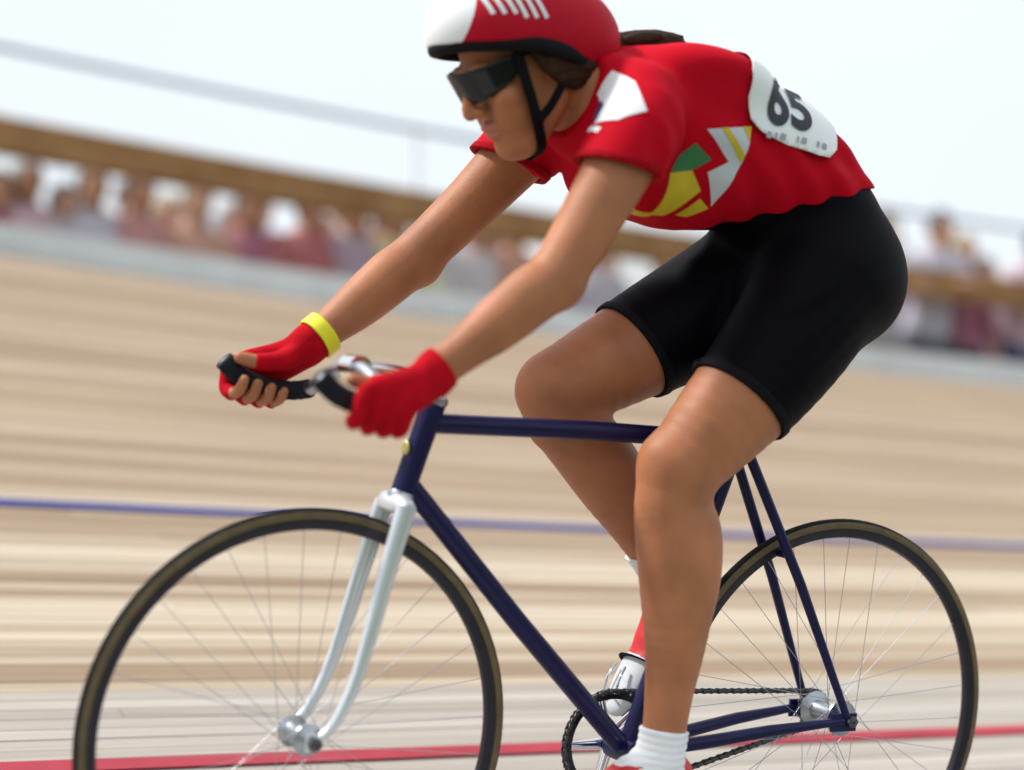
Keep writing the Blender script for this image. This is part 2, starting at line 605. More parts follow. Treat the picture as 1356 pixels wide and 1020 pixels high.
def bank(s):
    t = math.tanh(s / 8)
    return 0.3344 + 0.0961 * t + 0.0197 * t * t


_S = np.linspace(-60, 20, 3201)
_TH = YAW0 + KAPPA * _S
_X = np.concatenate([[0], np.cumsum(np.cos(_TH[:-1]) * np.diff(_S))])
_Y = np.concatenate([[0], np.cumsum(np.sin(_TH[:-1]) * np.diff(_S))])
_i0 = int(np.argmin(np.abs(_S)))
_X -= _X[_i0]; _Y -= _Y[_i0]


def tp(s, u, out=0.0, up=0.0, z=None):
    """Point of the track: u along the banking, then `out` horizontally outwards and `up` vertically."""
    th = YAW0 + KAPPA * s
    x, y = float(np.interp(s, _S, _X)), float(np.interp(s, _S, _Y))
    b = bank(s)
    rr = math.cos(b) * u + out
    return Vector((x + math.sin(th) * rr, y - math.cos(th) * rr, (math.sin(b) * u + up) if z is None else z))


def tn(s):
    b, th = bank(s), YAW0 + KAPPA * s
    o = Vector((math.sin(th), -math.cos(th), 0))
    return (Vector((0, 0, 1)) * math.cos(b) - o * math.sin(b)).normalized()


def strip(name, s0, s1, u0, u1, lift, thick, material, parent=None, ds=0.6, tint=None, merge=None):
    """A board that follows the banking from s0 to s1 between u0 and u1."""
    n = max(1, int(math.ceil((s1 - s0) / ds)))
    V, F, UV = [], [], []
    for i in range(n + 1):
        s = s0 + (s1 - s0) * i / n
        nn = tn(s)
        for u, l in ((u0, lift - thick), (u0, lift), (u1, lift), (u1, lift - thick)):
            V.append(tp(s, u) + nn * l); UV.append((s, u))
    for i in range(n):
        a, b = i * 4, i * 4 + 4
        for k in range(3): F.append((a + k, a + k + 1, b + k + 1, b + k))
    F.append((3, 2, 1, 0)); e = n * 4; F.append((e, e + 1, e + 2, e + 3))
    if merge is not None:
        k0 = len(merge['v'])
        merge['v'] += V; merge['uv'] += UV; merge['t'] += [tint] * len(V)
        merge['f'] += [tuple(q + k0 for q in f) for f in F]
        return None
    return board_mesh(name, V, F, UV, [tint] * len(V), material, parent)


def board_mesh(name, V, F, UV, T, material, parent):
    o = mesh_obj(name, V, F, material, parent, smooth=False)
    me = o.data
    uvl = me.uv_layers.new(name='UVMap')
    li = np.zeros(len(me.loops), np.int32); me.loops.foreach_get('vertex_index', li)
    off = rng.uniform(0, 40)
    uvl.data.foreach_set('uv', (np.array(UV, np.float32)[li] + np.array([off, 0], np.float32)).ravel())
    if T[0] is not None:
        at = me.attributes.new('tint', 'FLOAT', 'POINT')
        at.data.foreach_set('value', np.array(T, np.float32))
    return o


# ground
g = MB()
g.box((0, 0, -0.19), (1600, 1600, 0.02))
tag(g.build('ground', MATS['earth'], smooth=False), kind='structure')
# infield apron, concrete, up to the inner edge of the boards
V, F = [], []
ss = np.linspace(-45, 14, 60)
for s in ss:
    V += [tp(s, U_IN, -0.002, -0.03), tp(s, U_IN, -0.9, z=-0.15)]
for i in range(len(ss) - 1): F.append((2 * i, 2 * i + 1, 2 * i + 3, 2 * i + 2))
tag(mesh_obj('infield_apron', V, F, MATS['concrete'], smooth=False), kind='structure')

# boards of the track
base = []
V, F = [], []
for s in ss:
    nn = tn(s)
    V += [tp(s, U_IN) - nn * 0.05, tp(s, U_IN) - nn * 0.028, tp(s, U_TOP) - nn * 0.028, tp(s, U_TOP, z=-0.17)]
for i in range(len(ss) - 1):
    for k in range(3): F.append((4 * i + k, 4 * i + k + 1, 4 * i + k + 5, 4 * i + k + 4))
track = tag(mesh_obj('track', V, F, MATS['under_wood'], smooth=False), kind='structure')

PITCH, GAP = 0.0450, 0.0028
PALE_U = 1.056
rows = int((U_TOP - U_IN) / PITCH)
far_a = {'v': [], 'f': [], 'uv': [], 't': []}
far_b = {'v': [], 'f': [], 'uv': [], 't': []}
row_tone = 0.5
for r in range(rows):
    u0 = U_IN + r * PITCH
    u1 = u0 + PITCH - GAP
    pale = (u0 + PITCH / 2) < PALE_U
    m = MATS['track_wood_pale'] if pale else MATS['track_wood']
    row_tone = 0.25 * row_tone + 0.75 * (random.random() if random.random() > .09 else 1.15)
    single = u1 < 2.62
    # visible stretch of this row
    sl, sr = -4.6 - 0.9 * max(u0, 0), 1.9 + 0.1 * u0
    s = -40 - random.random() * 3
    while s < 10:
        ln = random.uniform(4.0, 7.0) if single else random.uniform(3, 6)
        e = s + ln
        t = min(1, max(0, row_tone + random.gauss(0, 0.05)))
        if u0 > 2.3: t = .5 + (t - .5) * .55
        elif pale: t = .55 + (t - .55) * .6
        if random.random() < 0.03: t = min(1, t + 0.2)
        lift = random.uniform(-0.0006, 0.0006) - 0.0006
        args = (s + 0.001, e - 0.001, u0, u1, lift, 0.022)
        if single and e > sl and s < sr:
            strip('plank', *args, m, track, tint=t)
        else:
            strip(None, *args, None, tint=t, merge=far_a if pale else far_b, ds=1.2)
        s = e
for d_, mn in ((far_a, 'track_wood_pale'), (far_b, 'track_wood')):
    o = board_mesh('plank_field', d_['v'], d_['f'], d_['uv'], d_['t'], MATS[mn], track)
    tag(o, kind='stuff')

# painted lines
for nm, uc, w, m in (('red_line', 0.690, 0.046, 'paint_red'), ('blue_line', 2.2725, 0.054, 'paint_blue'), ('black_line', 0.02, 0.05, 'paint_black')):
    o = strip(nm, -40, 10, uc - w / 2, uc + w / 2, 0.004, 0.003, MATS[m], track, ds=0.5)
    tag(o, kind='structure')

# low white parapet along the top edge: boards end to end
par = tag(empty('parapet', tp(0, U_TOP)), 'low white painted board wall along the top edge of the banked track', 'low wall')
bpy.context.view_layer.update()


def path_box(s0, s1, u, o0, o1, h0, h1, ds=0.4, zabs=False):
    """Prism following the top of the track: horizontal offsets o0..o1, heights h0..h1 above its top edge."""
    n = max(1, int(math.ceil((s1 - s0) / ds)))
    V, F = [], []
    for i in range(n + 1):
        s = s0 + (s1 - s0) * i / n
        for o_, h_ in ((o0, h0), (o0, h1), (o1, h1), (o1, h0)):
            V.append(tp(s, u, o_, z=h_) if zabs else tp(s, u, o_, h_))
    for i in range(n):
        a, b = i * 4, i * 4 + 4
        for k in range(4): F.append((a + k, a + (k + 1) % 4, b + (k + 1) % 4, b + k))
    F += [(3, 2, 1, 0), (n * 4, n * 4 + 1, n * 4 + 2, n * 4 + 3)]
    return V, F


s = -34.0
while s < 7:
    V, F = path_box(s + 0.004, s + 2.396, U_TOP, 0.012, 0.05, -0.03, 0.15)
    o = mesh_obj('board', V, F, MATS['parapet_paint'], None, smooth=False)
    o.parent = par; o.matrix_parent_inverse = par.matrix_world.inverted()
    s += 2.4

# terrace behind the track
TZ = 1.33


def tz(s):
    return TZ + .19 * min(1, max(0, (s + 5.4) / 1.6))


V, F = [], []
for s in ss:
    V += [tp(s, U_TOP, 0.09, z=-0.17), tp(s, U_TOP, 0.09, z=tz(s)), tp(s, U_TOP, 5.2, z=tz(s)), tp(s, U_TOP, 5.2, z=-0.17)]
for i in range(len(ss) - 1):
    for k in range(3): F.append((4 * i + k, 4 * i + k + 1, 4 * i + k + 5, 4 * i + k + 4))
tag(mesh_obj('terrace', V, F, MATS['concrete'], smooth=False), kind='structure')

# spectator rail: timber handrail and steel tube above it on posts
fence = tag(empty('spectator_rail', tp(0, U_TOP, 0.59, z=TZ)), 'long brown timber handrail on steel posts with a thin tube above, beyond the parapet', 'railing')
bpy.context.view_layer.update()
inv = fence.matrix_world.inverted()
V, F = path_box(-34, 7, U_TOP, 0.53, 0.65, 0.630, 0.815)
o = mesh_obj('handrail', V, F, MATS['rail_wood'], None, smooth=False); o.parent = fence; o.matrix_parent_inverse = inv
mb = MB()
mb.tube([tp(s, U_TOP, 0.60, 1.19) for s in np.arange(-34, 7.1, 0.5)], 0.020, n=8)
o = mb.build('top_tube', MATS['tube_steel']); o.parent = fence; o.matrix_parent_inverse = inv
for s in np.arange(-33.4, 7, 3.4):
    mb = MB()
    a, b = tp(s, U_TOP, 0.68, z=tz(s)), tp(s, U_TOP, 0.68, 1.19)
    mb.tube([a, b], 0.017, n=8)
    o = mb.build('post', MATS['post_grey']); o.parent = fence; o.matrix_parent_inverse = inv

# ================================================================== THE BICYCLE (built upright, then leaned into the turn)
LEAN = math.radians(-9.27)
bike = empty('track_bicycle', (0, 0, 0), (LEAN, 0, 0))
tag(bike, 'dark blue track bicycle with white fork ridden on the wooden boards', 'bicycle')
HX, RX, RW = 0.484, -0.486, 0.336
BB = Vector((-0.080, 0, 0.290))
HT, HB = Vector((0.309, 0, 0.828)), Vector((0.349, 0, 0.694))
SL = Vector((-0.250, 0, 0.792))
frame_m = MATS['frame_blue']

mb = MB()
m_ = MB(); m_.tube([BB + Vector((0, -.036, 0)), BB + Vector((0, .036, 0))], 0.0205, n=24)
mb.tube([HT + Vector((-.002, 0, .004)), HT + (HB - HT) * .5, HB], 0.0185, n=24)
frame = mb.build('frame', frame_m, bike, sharp=40)
m_.build('bottom_bracket', frame_m, frame, sharp=40)
for y in (-.058, .058):
    m_ = MB(); m_.box((RX + .012, y, RW - .002), (.052, .005, .03)); m_.build('dropout', frame_m, frame, smooth=False)


def sub_tube(name, pts, r, **k):
    m_ = MB(); m_.tube(pts, r, n=20, **k)
    return m_.build(name, frame_m, frame, sharp=50)


sub_tube('top_tube', [(0.318, 0, 0.803), (0.03, 0, 0.803), (SL.x, 0, 0.797)], 0.0152)
sub_tube('down_tube', [HB + Vector((-.004, 0, .022)), HB.lerp(BB, .5) + Vector((0, 0, .008)), BB], 0.0160)
sub_tube('seat_tube', [BB, SL + Vector((-.006, 0, .016))], 0.0145)
for y in (-1, 1):
    sub_tube('seat_stay', [(SL.x - .008, y * .021, .785), (-.375, y * .040, .565), (RX + .004, y * .058, RW + .004)], [.0088, .0085, .0065])
    sub_tube('chain_stay', [(BB.x - .008, y * .018, BB.z), (-.21, y * .034, .305), (-.33, y * .047, .322), (RX + .012, y * .058, RW)], [.0115, .011, .010, .0065])
m_ = MB(); m_.tube([(-.352, -.034, .612), (-.352, .034, .612)], .006, n=10)
m_.build('stay_bridge', frame_m, frame)
# headset
ax = (HT - HB).normalized()
for c, h in ((HT + ax * .004, .014), (HB - ax * .012, .016)):
    mb = MB(); mb.tube([c, c + ax * h * .5, c + ax * h], [.019, .0215, .019], n=24)
    mb.build('headset_cup', MATS['alloy'], bike, sharp=40)
# fork
crown = HB - ax * .020
mb = MB()
mb.tube([crown + Vector((.002, -.043, 0)), crown + Vector((.004, -.03, .006)), crown + Vector((.004, .03, .006)), crown + Vector((.002, .043, 0))], [.013, .0165, .0165, .013], n=18)
mb.tube([HB, crown - ax * .006], .0185, n=20)
fork = mb.build('fork', MATS['fork_white'], bike, sharp=45)
for y in (-1, 1):
    pts = catmull([(crown.x + .003, y * .040, crown.z + .006), (.383, y * .043, .585), (.402, y * .047, .505), (.424, y * .050, .425),
                   (.452, y * .0515, .365), (HX - .004, y * .0525, RW + .002)], 5)
    n = len(pts)
    rs = [0.0105 + (0.0055 - 0.0105) * (i / n) ** 1.1 for i in range(n)]
    r2 = [0.0165 + (0.0060 - 0.0165) * (i / n) ** 1.0 for i in range(n)]
    m_ = MB(); m_.tube(pts, rs, n=18, r2=r2, side=(1, 0, .3))
    m_.box((HX, y * .0525, RW + .001), (.022, .004, .026))
    m_.build('blade', MATS['fork_white'], fork, sharp=60)


def wheel(x, hub_w, seed, fl):
    w = empty('wheel', (x, 0, RW), parent=bike)
    m_ = MB()
    prof = [(RW - .0115 + .0115 * math.cos(a), .0108 * math.sin(a)) for a in np.linspace(0, 2 * math.pi, 20, endpoint=False)]
    m_.lathe(prof, n=128)
    ty = m_.build('tyre', MATS['tyre_black'], w)
    ty.data.materials.append(MATS['tyre_tan'])
    mi = []
    for p in ty.data.polygons:
        c = p.center
        rr = math.hypot(c.x, c.z)
        mi.append(1 if (rr < RW - .0062 and abs(c.y) > .004) else 0)
    ty.data.polygons.foreach_set('material_index', mi)
    m_ = MB()
    ri = RW - .0195
    m_.lathe([(ri, -.0102), (ri + .003, -.0105), (ri + .003, .0105), (ri, .0102), (ri - .011, .0075), (ri - .013, .003), (ri - .013, -.003), (ri - .011, -.0075)], n=128)
    m_.build('rim', MATS['rim_dark'], w, sharp=35)
    m_ = MB()
    h = hub_w
    m_.lathe([(.004, -h - .016), (.0085, -h - .016), (.0085, -h - .002), (.013, -h), (fl - .001, -h + .003), (fl, -h + .007), (.017, -h + .013), (.0145, 0),
              (.017, h - .013), (fl, h - .007), (fl - .001, h - .003), (.013, h), (.0085, h + .002), (.0085, h + .016), (.004, h + .016)], n=40)
    m_.build('hub', MATS['alloy'], w, sharp=40)
    for sy in (-1, 1):
        m_ = MB(); m_.lathe([(.002, sy * (h + .019)), (.0105, sy * (h + .019)), (.0105, sy * (h + .028)), (.002, sy * (h + .030))], n=6)
        m_.build('axle_nut', MATS['steel_dark'], w, smooth=False)
    # spokes, three cross, each one its own mesh object
    me = {}
    for side in (-1, 1):
        for lead in (-1, 1):
            m_ = MB()
            a = lead * math.radians(72)
            m_.tube([((fl - .003) * math.cos(a), side * (h - .005), (fl - .003) * math.sin(a)), (ri - .010, side * .002, 0)], .0006, n=5, caps=False)
            tmp = m_.build('spoke', MATS['alloy'], w)
            me[(side, lead)] = tmp.data
            bpy.data.objects.remove(tmp)
    for k in range(32):
        side = -1 if k % 2 else 1
        lead = 1 if (k // 2) % 2 else -1
        sp = bpy.data.objects.new('spoke', me[(side, lead)])
        sp.rotation_euler = (0, 2 * math.pi * (k + seed) / 32, 0)
        link(sp, w)
    return w


wheel(HX, .036, 0.3, .024)
wheel(RX, .042, 0.7, .031)
# stem and cowhorn handlebar
CL = Vector((0.440, 0, 0.880))
mb = MB()
mb.tube([HT, HT + ax * .030], .0125, n=20)
mb.tube(catmull([HT + ax * .022, HT + ax * .040 + Vector((.01, 0, 0)), Vector((.36, 0, .873)), CL], 4), .0135, n=20)
mb.tube([CL + Vector((0, -.022, 0)), CL + Vector((0, .022, 0))], .0185, n=22)
mb.build('stem', MATS['chrome'], bike, sharp=60)


def bar_side(y):
    return [(.440, 0, .880), (.441, y * .045, .8755), (.442, y * .10, .859), (.443, y * .145, .842), (.452, y * .174, .834), (.478, y * .187, .832),
            (.515, y * .191, .838), (.548, y * .192, .850), (.574, y * .192, .872)]


mb = MB()
bp = list(reversed(catmull(bar_side(-1), 5).tolist()))[:-1] + catmull(bar_side(1), 5).tolist()
mb.tube(bp, .0118, n=16)
hbar = mb.build('handlebar', MATS['alloy'], bike)
for y in (-1, 1):
    m_ = MB(); q = catmull(bar_side(y), 5).tolist()[17:]
    m_.tube(q, [.0148 + .0006 * (i % 2) for i in range(len(q))], n=16)
    m_.build('grip_tape', MATS['tape_dark'], hbar)
# saddle and post
mb = MB()
ud = (SL - BB).normalized()
mb.tube([SL - ud * .02, SL + ud * .11], .0132, n=18)
mb.build('seat_post', MATS['alloy'], bike)
f = Field((-.46, -.09, .86), (-.10, .09, 0.97), .004)
f.loft([(-.395, 0, .930, .060, .018), (-.355, 0, .928, .066, .02), (-.30, 0, .922, .045, .02), (-.235, 0, .918, .022, .018), (-.165, 0, .915, .014, .014)], .004)
f.obj('saddle', MATS['saddle_black'], bike)
# transmission on the right-hand side
CY = -.044
mb = MB()
Rr, nt_ = .0865, 44
ring_v, ring_f = [], []
for k in range(nt_ * 4):
    a = 2 * math.pi * k / (nt_ * 4)
    ro = Rr + (.0028 if k % 4 in (0, 1) else -.0030)
    for y in (CY - .0018, CY + .0018):
        ring_v += [(ro * math.cos(a), y, ro * math.sin(a)), ((Rr - .013) * math.cos(a), y, (Rr - .013) * math.sin(a))]
nq = nt_ * 4
for k in range(nq):
    a, b = k * 4, ((k + 1) % nq) * 4
    ring_f += [(a, a + 1, b + 1, b), (a + 2, b + 2, b + 3, a + 3), (a, b, b + 2, a + 2), (a + 1, a + 3, b + 3, b + 1)]
crankset = empty('crankset', BB, parent=bike)
mb.add(ring_v, ring_f)
mb.build('chainring', MATS['ring_black'], crankset, smooth=False)
CA = math.radians(143)          # right crank up and to the rear
m_ = MB()
for k in range(5):
    a = CA + 2 * math.pi * k / 5
    m_.tube([(0, CY - .004, 0), ((Rr - .010) * math.cos(a), CY - .001, (Rr - .010) * math.sin(a))], [.011, .007], n=10, r2=[.011, .007])
m_.build('spider', MATS['chrome'], crankset, sharp=50)
PED = {}
for sd, ang in ((-1, CA), (1, CA + math.pi)):
    dx, dz = math.cos(ang), math.sin(ang)
    m_ = MB()
    y0, y1 = sd * .056, sd * .072
    m_.tube([(-.014 * dx, y0, -.014 * dz), (.03 * dx, y0, .03 * dz), (.10 * dx, (y0 + y1) / 2, .10 * dz), (.165 * dx, y1, .165 * dz), (.178 * dx, y1, .178 * dz)],
            [.008, .008, .007, .0065, .006], n=14, r2=[.015, .0155, .0115, .0125, .008], side=(-dz, 0, dx))
    m_.tube([(0, sd * .03, 0), (0, sd * .066, 0)], .010, n=14)
    m_.build('crank_arm', MATS['chrome'], crankset, sharp=50)
    PED[sd] = BB + Vector((.165 * dx, sd * .072, .165 * dz))
# chain: links joined as one part
ch = MB()
cr = .0300
RB = Vector((RX, CY, RW)); CB = Vector((BB.x, CY, BB.z))
path = []
for a in np.linspace(math.radians(-98), math.radians(84), 28): path.append(CB + Vector((Rr * math.cos(a), 0, Rr * math.sin(a))))
top0, top1 = path[-1], RB + Vector((cr * math.cos(math.radians(86)), 0, cr * math.sin(math.radians(86))))
nl = 27
for i in range(1, nl): path.append(top0.lerp(top1, i / nl))
for a in np.linspace(math.radians(86), math.radians(262), 8): path.append(RB + Vector((cr * math.cos(a), 0, cr * math.sin(a))))
lo0 = path[-1]
for i in range(1, nl): path.append(lo0.lerp(path[0], i / nl))
for i in range(len(path)):
    a, b = path[i], path[(i + 1) % len(path)]
    w = .0042 if i % 2 else .0028
    for sy in (-w, w):
        o_ = Vector((0, sy, 0))
        d_ = (b - a) * .12
        ch.tube([a + o_ - d_, a.lerp(b, .5) + o_, b + o_ + d_], [.0008] * 3, n=6, r2=[.0045, .0032, .0045], side=Vector((0, 1, 0)).cross(b - a))
    ch.tube([a + Vector((0, -.0055, 0)), a + Vector((0, .0055, 0))], .0022, n=6)
tag(ch.build('chain', MATS['steel_dark'], bike), kind='stuff')
m_ = MB()
pv = []
for k in range(60):
    pass
m_.lathe([(.016, CY - .0015), (.0305, CY - .0015), (.0305, CY + .0015), (.016, CY + .0015)], n=30, c=(RX, 0, RW))
for k in range(15):
    a = 2 * math.pi * k / 15
    m_.box((RX + .0315 * math.cos(a), CY, RW + .0315 * math.sin(a)), (.004, .0026, .004), Matrix.Rotation(-a, 3, 'Y'))
m_.build('sprocket', MATS['steel_dark'], bike, smooth=False)


def rot_frame(F):
    F = Vector(F).normalized(); Y = Vector((0, 1, 0)); return F, Y, F.cross(Y)


# pedals with toe clip and strap; foot direction of each foot in the bike's plane
FOOT = {-1: Vector((.60, 0, -.80)).normalized(), 1: Vector((.95, 0, -.31)).normalized()}
for sd in (-1, 1):
    c = PED[sd]
    Fv = FOOT[sd]; Nv = Vector((-Fv.z, 0, Fv.x)); Mx = Matrix((Fv, (0, 1, 0), Nv)).transposed()
    pc = c + Vector((0, sd * .048, 0))
    pd = empty('pedal', pc, parent=bike)
    m_ = MB()
    m_.tube([(0, -sd * .045, 0), (0, sd * .045, 0)], .008, n=12)
    for fx in (-.024, .024):
        m_.box(Mx @ Vector((fx, 0, 0)), (.004, .084, .018), Mx)
    for fy in (-.04, .04):
        m_.box(Mx @ Vector((0, fy, 0)), (.052, .004, .014), Mx)
    m_.build('cage', MATS['alloy'], pd, smooth=False)
    m_ = MB()
    for yy in (-.018, .018):
        m_.tube([Mx @ Vector(q) for q in ((.026, yy, .004), (.060, yy, .012), (.092, yy, .030), (.088, yy, .052), (.060, yy, .066), (.035, yy * .8, .068))], .0028, n=6)
    m_.build('toe_clip', MATS['chrome'], pd)
    m_ = MB()
    m_.tube([Mx @ Vector((.004 + .012 * math.sin(q / 2), .047 * math.cos(q), .028 + .040 * math.sin(q))) for q in np.linspace(0, 2 * math.pi, 24, endpoint=False)],
            .0065, n=6, r2=.0014, closed=True, side=None)
    m_.build('toe_strap', MATS['strap_black'], pd)
m_ = MB(); m_.lathe([(.0005, 0), (.012, 0), (.0115, .0025), (.0005, .003)], axis='X', n=20, c=(.3475, 0, .765))
m_.build('head_badge', MATS['head_badge'], bike)

#RIDER#
# ================================================================== THE RIDER (same frame as the bicycle, leaned with it)
HEAD_C = np.array([0.205, 0.0, 1.357])
_p = math.radians(32)
HF = np.array([math.cos(_p), 0, -math.sin(_p)])
HU = np.array([math.sin(_p), 0, math.cos(_p)])


def hp(f, s, u):
    return tuple(HEAD_C + HF * f + np.array([0, 1.0, 0]) * s + HU * u)


def hn(nodes):
    return [(*hp(*q[:3]), *q[3:]) for q in nodes]


TORSO = [(-.335, 0, 1.030, .135, .105), (-.366, 0, 1.105, .156, .118), (-.320, 0, 1.193, .139, .116), (-.226, 0, 1.255, .137, .121),
         (-.130, 0, 1.273, .138, .119), (-.035, 0, 1.292, .150, .117), (.045, 0, 1.306, .128, .088), (.085, 0, 1.322, .085, .066)]
ARM = {1: [(.062, .128, 1.300, .056), (.088, .166, 1.262, .056), (.122, .178, 1.205, .051), (.165, .186, 1.130, .046), (.222, .192, 1.036, .041),
           (.262, .193, 1.002, .0425), (.315, .193, .957, .038), (.360, .192, .920, .030), (.398, .190, .889, .0245, .027)],
       -1: [(.062, -.128, 1.298, .056), (.090, -.168, 1.258, .056), (.130, -.182, 1.205, .050), (.185, -.194, 1.138, .045), (.262, -.201, 1.056, .041),
            (.304, -.200, 1.020, .0425), (.355, -.197, .974, .038), (.400, -.194, .936, .030), (.436, -.192, .906, .0245, .027)]}
THIGH = {1: [(-.338, .085, 1.070, .098, .108), (-.280, .094, .985, .092, .100), (-.212, .098, .902, .085, .089), (-.146, .098, .830, .073, .077),
             (-.080, .094, .758, .060, .064)],
         -1: [(-.335, -.085, 1.080, .098, .106), (-.250, -.094, 1.022, .092, .099), (-.150, -.098, .963, .086, .091), (-.050, -.097, .908, .074, .079),
              (.042, -.094, .860, .061, .066)]}
SHIN = {1: [(-.080, .094, .758, .059, .062), (-.067, .094, .700, .053, .057), (-.079, .099, .635, .055, .062), (-.088, .105, .565, .055, .061),
            (-.086, .112, .485, .045, .049), (-.078, .117, .405, .035, .039), (-.073, .119, .340, .031, .035), (-.066, .120, .295, .032, .038)],
        -1: [(.042, -.094, .860, .060, .064), (.022, -.094, .812, .054, .060), (-.030, -.099, .765, .055, .063), (-.085, -.105, .710, .055, .061),
             (-.140, -.111, .645, .045, .048), (-.180, -.116, .592, .035, .038), (-.200, -.118, .560, .030, .034), (-.211, -.119, .540, .031, .037)]}


def add_torso(f, off=0.0, k=.03):
    f.loft(TORSO, k, off=off)
    f.ball((-.095, 0, 1.212), (.125, .112, .078), .04, F=(1, 0, -.05), off=off)                # belly
    for y in (-1, 1):
        f.ball((-.398, y * .078, 1.072), (.092, .084, .102), .04, off=off)                       # glutes
        f.ball((-.085, y * .095, 1.366), (.095, .055, .040), .04, F=(1, 0, .12), off=off)        # shoulder blades
        f.ball((.005, y * .066, 1.203), (.062, .058, .052), .03, F=(.8, 0, .3), off=off)        # bust
        f.loft([(.115, y * .045, 1.335, .03), (.085, y * .10, 1.335, .034), (.072, y * .135, 1.315, .04)], .03, off=off)   # shoulder line


def add_arm(f, s, off=0.0, k=.02, part=None):
    q = ARM[s] if part is None else ARM[s][part]
    f.loft(q, k, off=off)
    if part is None:
        e = ARM[s][4]
        f.ball((e[0] - .012, e[1], e[2] - .014), .030, .02, off=off)


def add_thigh(f, s, off=0.0, k=.03):
    f.loft(THIGH[s], k, off=off)


def add_shin(f, s, off=0.0, k=.015):
    f.loft(SHIN[s], k, off=off)
    kx = Vector((THIGH[s][-1][0], THIGH[s][-1][1], THIGH[s][-1][2]))
    d = Vector((.9, 0, .25)) if s > 0 else Vector((.92, 0, .02))
    f.ball(kx + d * .030 + Vector((0, 0, -.004)), (.034, .036, .040), .025, off=off)           # kneecap
    f.ball(kx + d * .018 + Vector((0, 0, -.055)), (.028, .026, .034), .02, off=off)            # below it
    if s > 0:
        f.ball((-.112, .115, .620), (.036, .034, .085), .03, F=(1, 0, .08), off=off)           # calf, outer and inner head
        f.ball((-.109, .080, .605), (.034, .030, .085), .03, F=(1, 0, .08), off=off)
        f.ball((-.157, .105, .868), (.05, .055, .10), .035, F=(.5, 0, .4), U=(.6, 0, -.75), off=off)
    else:
        f.ball((-.072, -.115, .733), (.036, .034, .08), .03, F=(.75, 0, -.66), U=(.62, 0, .75), off=off)
        f.ball((-.072, -.083, .728), (.034, .030, .08), .03, F=(.75, 0, -.66), U=(.62, 0, .75), off=off)


def hand_pts(s):
    """Hand closed round the forward-pointing horn of the bar: wrist, knuckles, finger joints, thumb."""
    W = ARM[s][-1]
    dx, dz = (0, 0) if s > 0 else (.036, .009)
    fingers = []
    for i, (x, r, ln) in enumerate(((.517, .0098, 1.0), (.495, .0102, 1.06), (.472, .0098, 1.0), (.451, .0088, .86))):
        zb = .832 + (x - .478) * .22 + dz
        xx = x + dx
        fingers.append((r, [(W[0] + .012 + i * -.004, s * (.193 + .002 * i), W[2] - .004 - .006 * i), (xx - .012, s * .2185, zb + .020),
                            (xx + .002, s * .2215, zb + .006), (xx + .006, s * .2150, zb - .020 * ln), (xx + .004, s * .1960, zb - .0275 * ln),
                            (xx - .001, s * .1740, zb - .020 * ln), (xx - .004, s * .1650, zb - .004)]))
    z = .842 + dz
    thumb = [(W[0] + .016, s * .184, W[2] - .008, .0145), (.450 + dx, s * .176, z + .026, .0145), (.488 + dx, s * .174, z + .022, .0118),
             (.518 + dx, s * .178, z + .027, .0098)]
    return fingers, thumb


def add_hand(f, s, off=0.0, tips=True, k=.007):
    fingers, thumb = hand_pts(s)
    W = ARM[s][-1]
    for r, q in fingers:
        n = len(q)
        m_ = n if tips else n - 2
        rr = [r * 1.45, r * 1.25, r * 1.12, r * 1.02, r * .98, r * .93, r * .8]
        f.loft([(*q[i], rr[i]) for i in range(0, 3)], .007, off=off, sub=3)
        f.loft([(*q[i], rr[i]) for i in range(2, m_)], .003, off=off, sub=4)
    f.loft(thumb if tips else thumb[:3], k, off=off, sub=3)
    dx, dz = (0, 0) if s > 0 else (.036, .009)
    f.loft([(*W[:3], .027, .021), (.440 + dx, s * .205, .862 + dz, .024, .017), (.482 + dx, s * .213, .846 + dz, .030, .014)], .012, side=(.5, 0, .85), off=off)


def heel_pt(c, F_, N_): return c - F_ * .150 + N_ * .045


H = .003
body_f = Field((-.56, -.30, .12), (.62, .30, 1.52), H)
add_torso(body_f, off=-.004)
for s_ in (1, -1):
    add_arm(body_f, s_)
    add_thigh(body_f, s_)
    add_shin(body_f, s_)
    add_hand(body_f, s_)
    Fv, c = FOOT[s_], PED[s_] + Vector((0, s_ * .048, 0))
    Nv = Vector((-Fv.z, 0, Fv.x))
    an = SHIN[s_][-1]
    heel = c - Fv * .155 + Nv * .045
    ball = c + Fv * .01 + Nv * .034
    toe = c + Fv * .070 + Nv * .030
    body_f.loft([(*an[:3], .030, .035), (*(c - Fv * .085 + Nv * .062), .025, .027), (*(c - Fv * .03 + Nv * .038), .028, .018), (*ball, .031, .015), (*toe, .022, .010)], .012)
    body_f.loft([(*an[:3], .027), (*heel_pt(c, Fv, Nv), .0245)], .015)
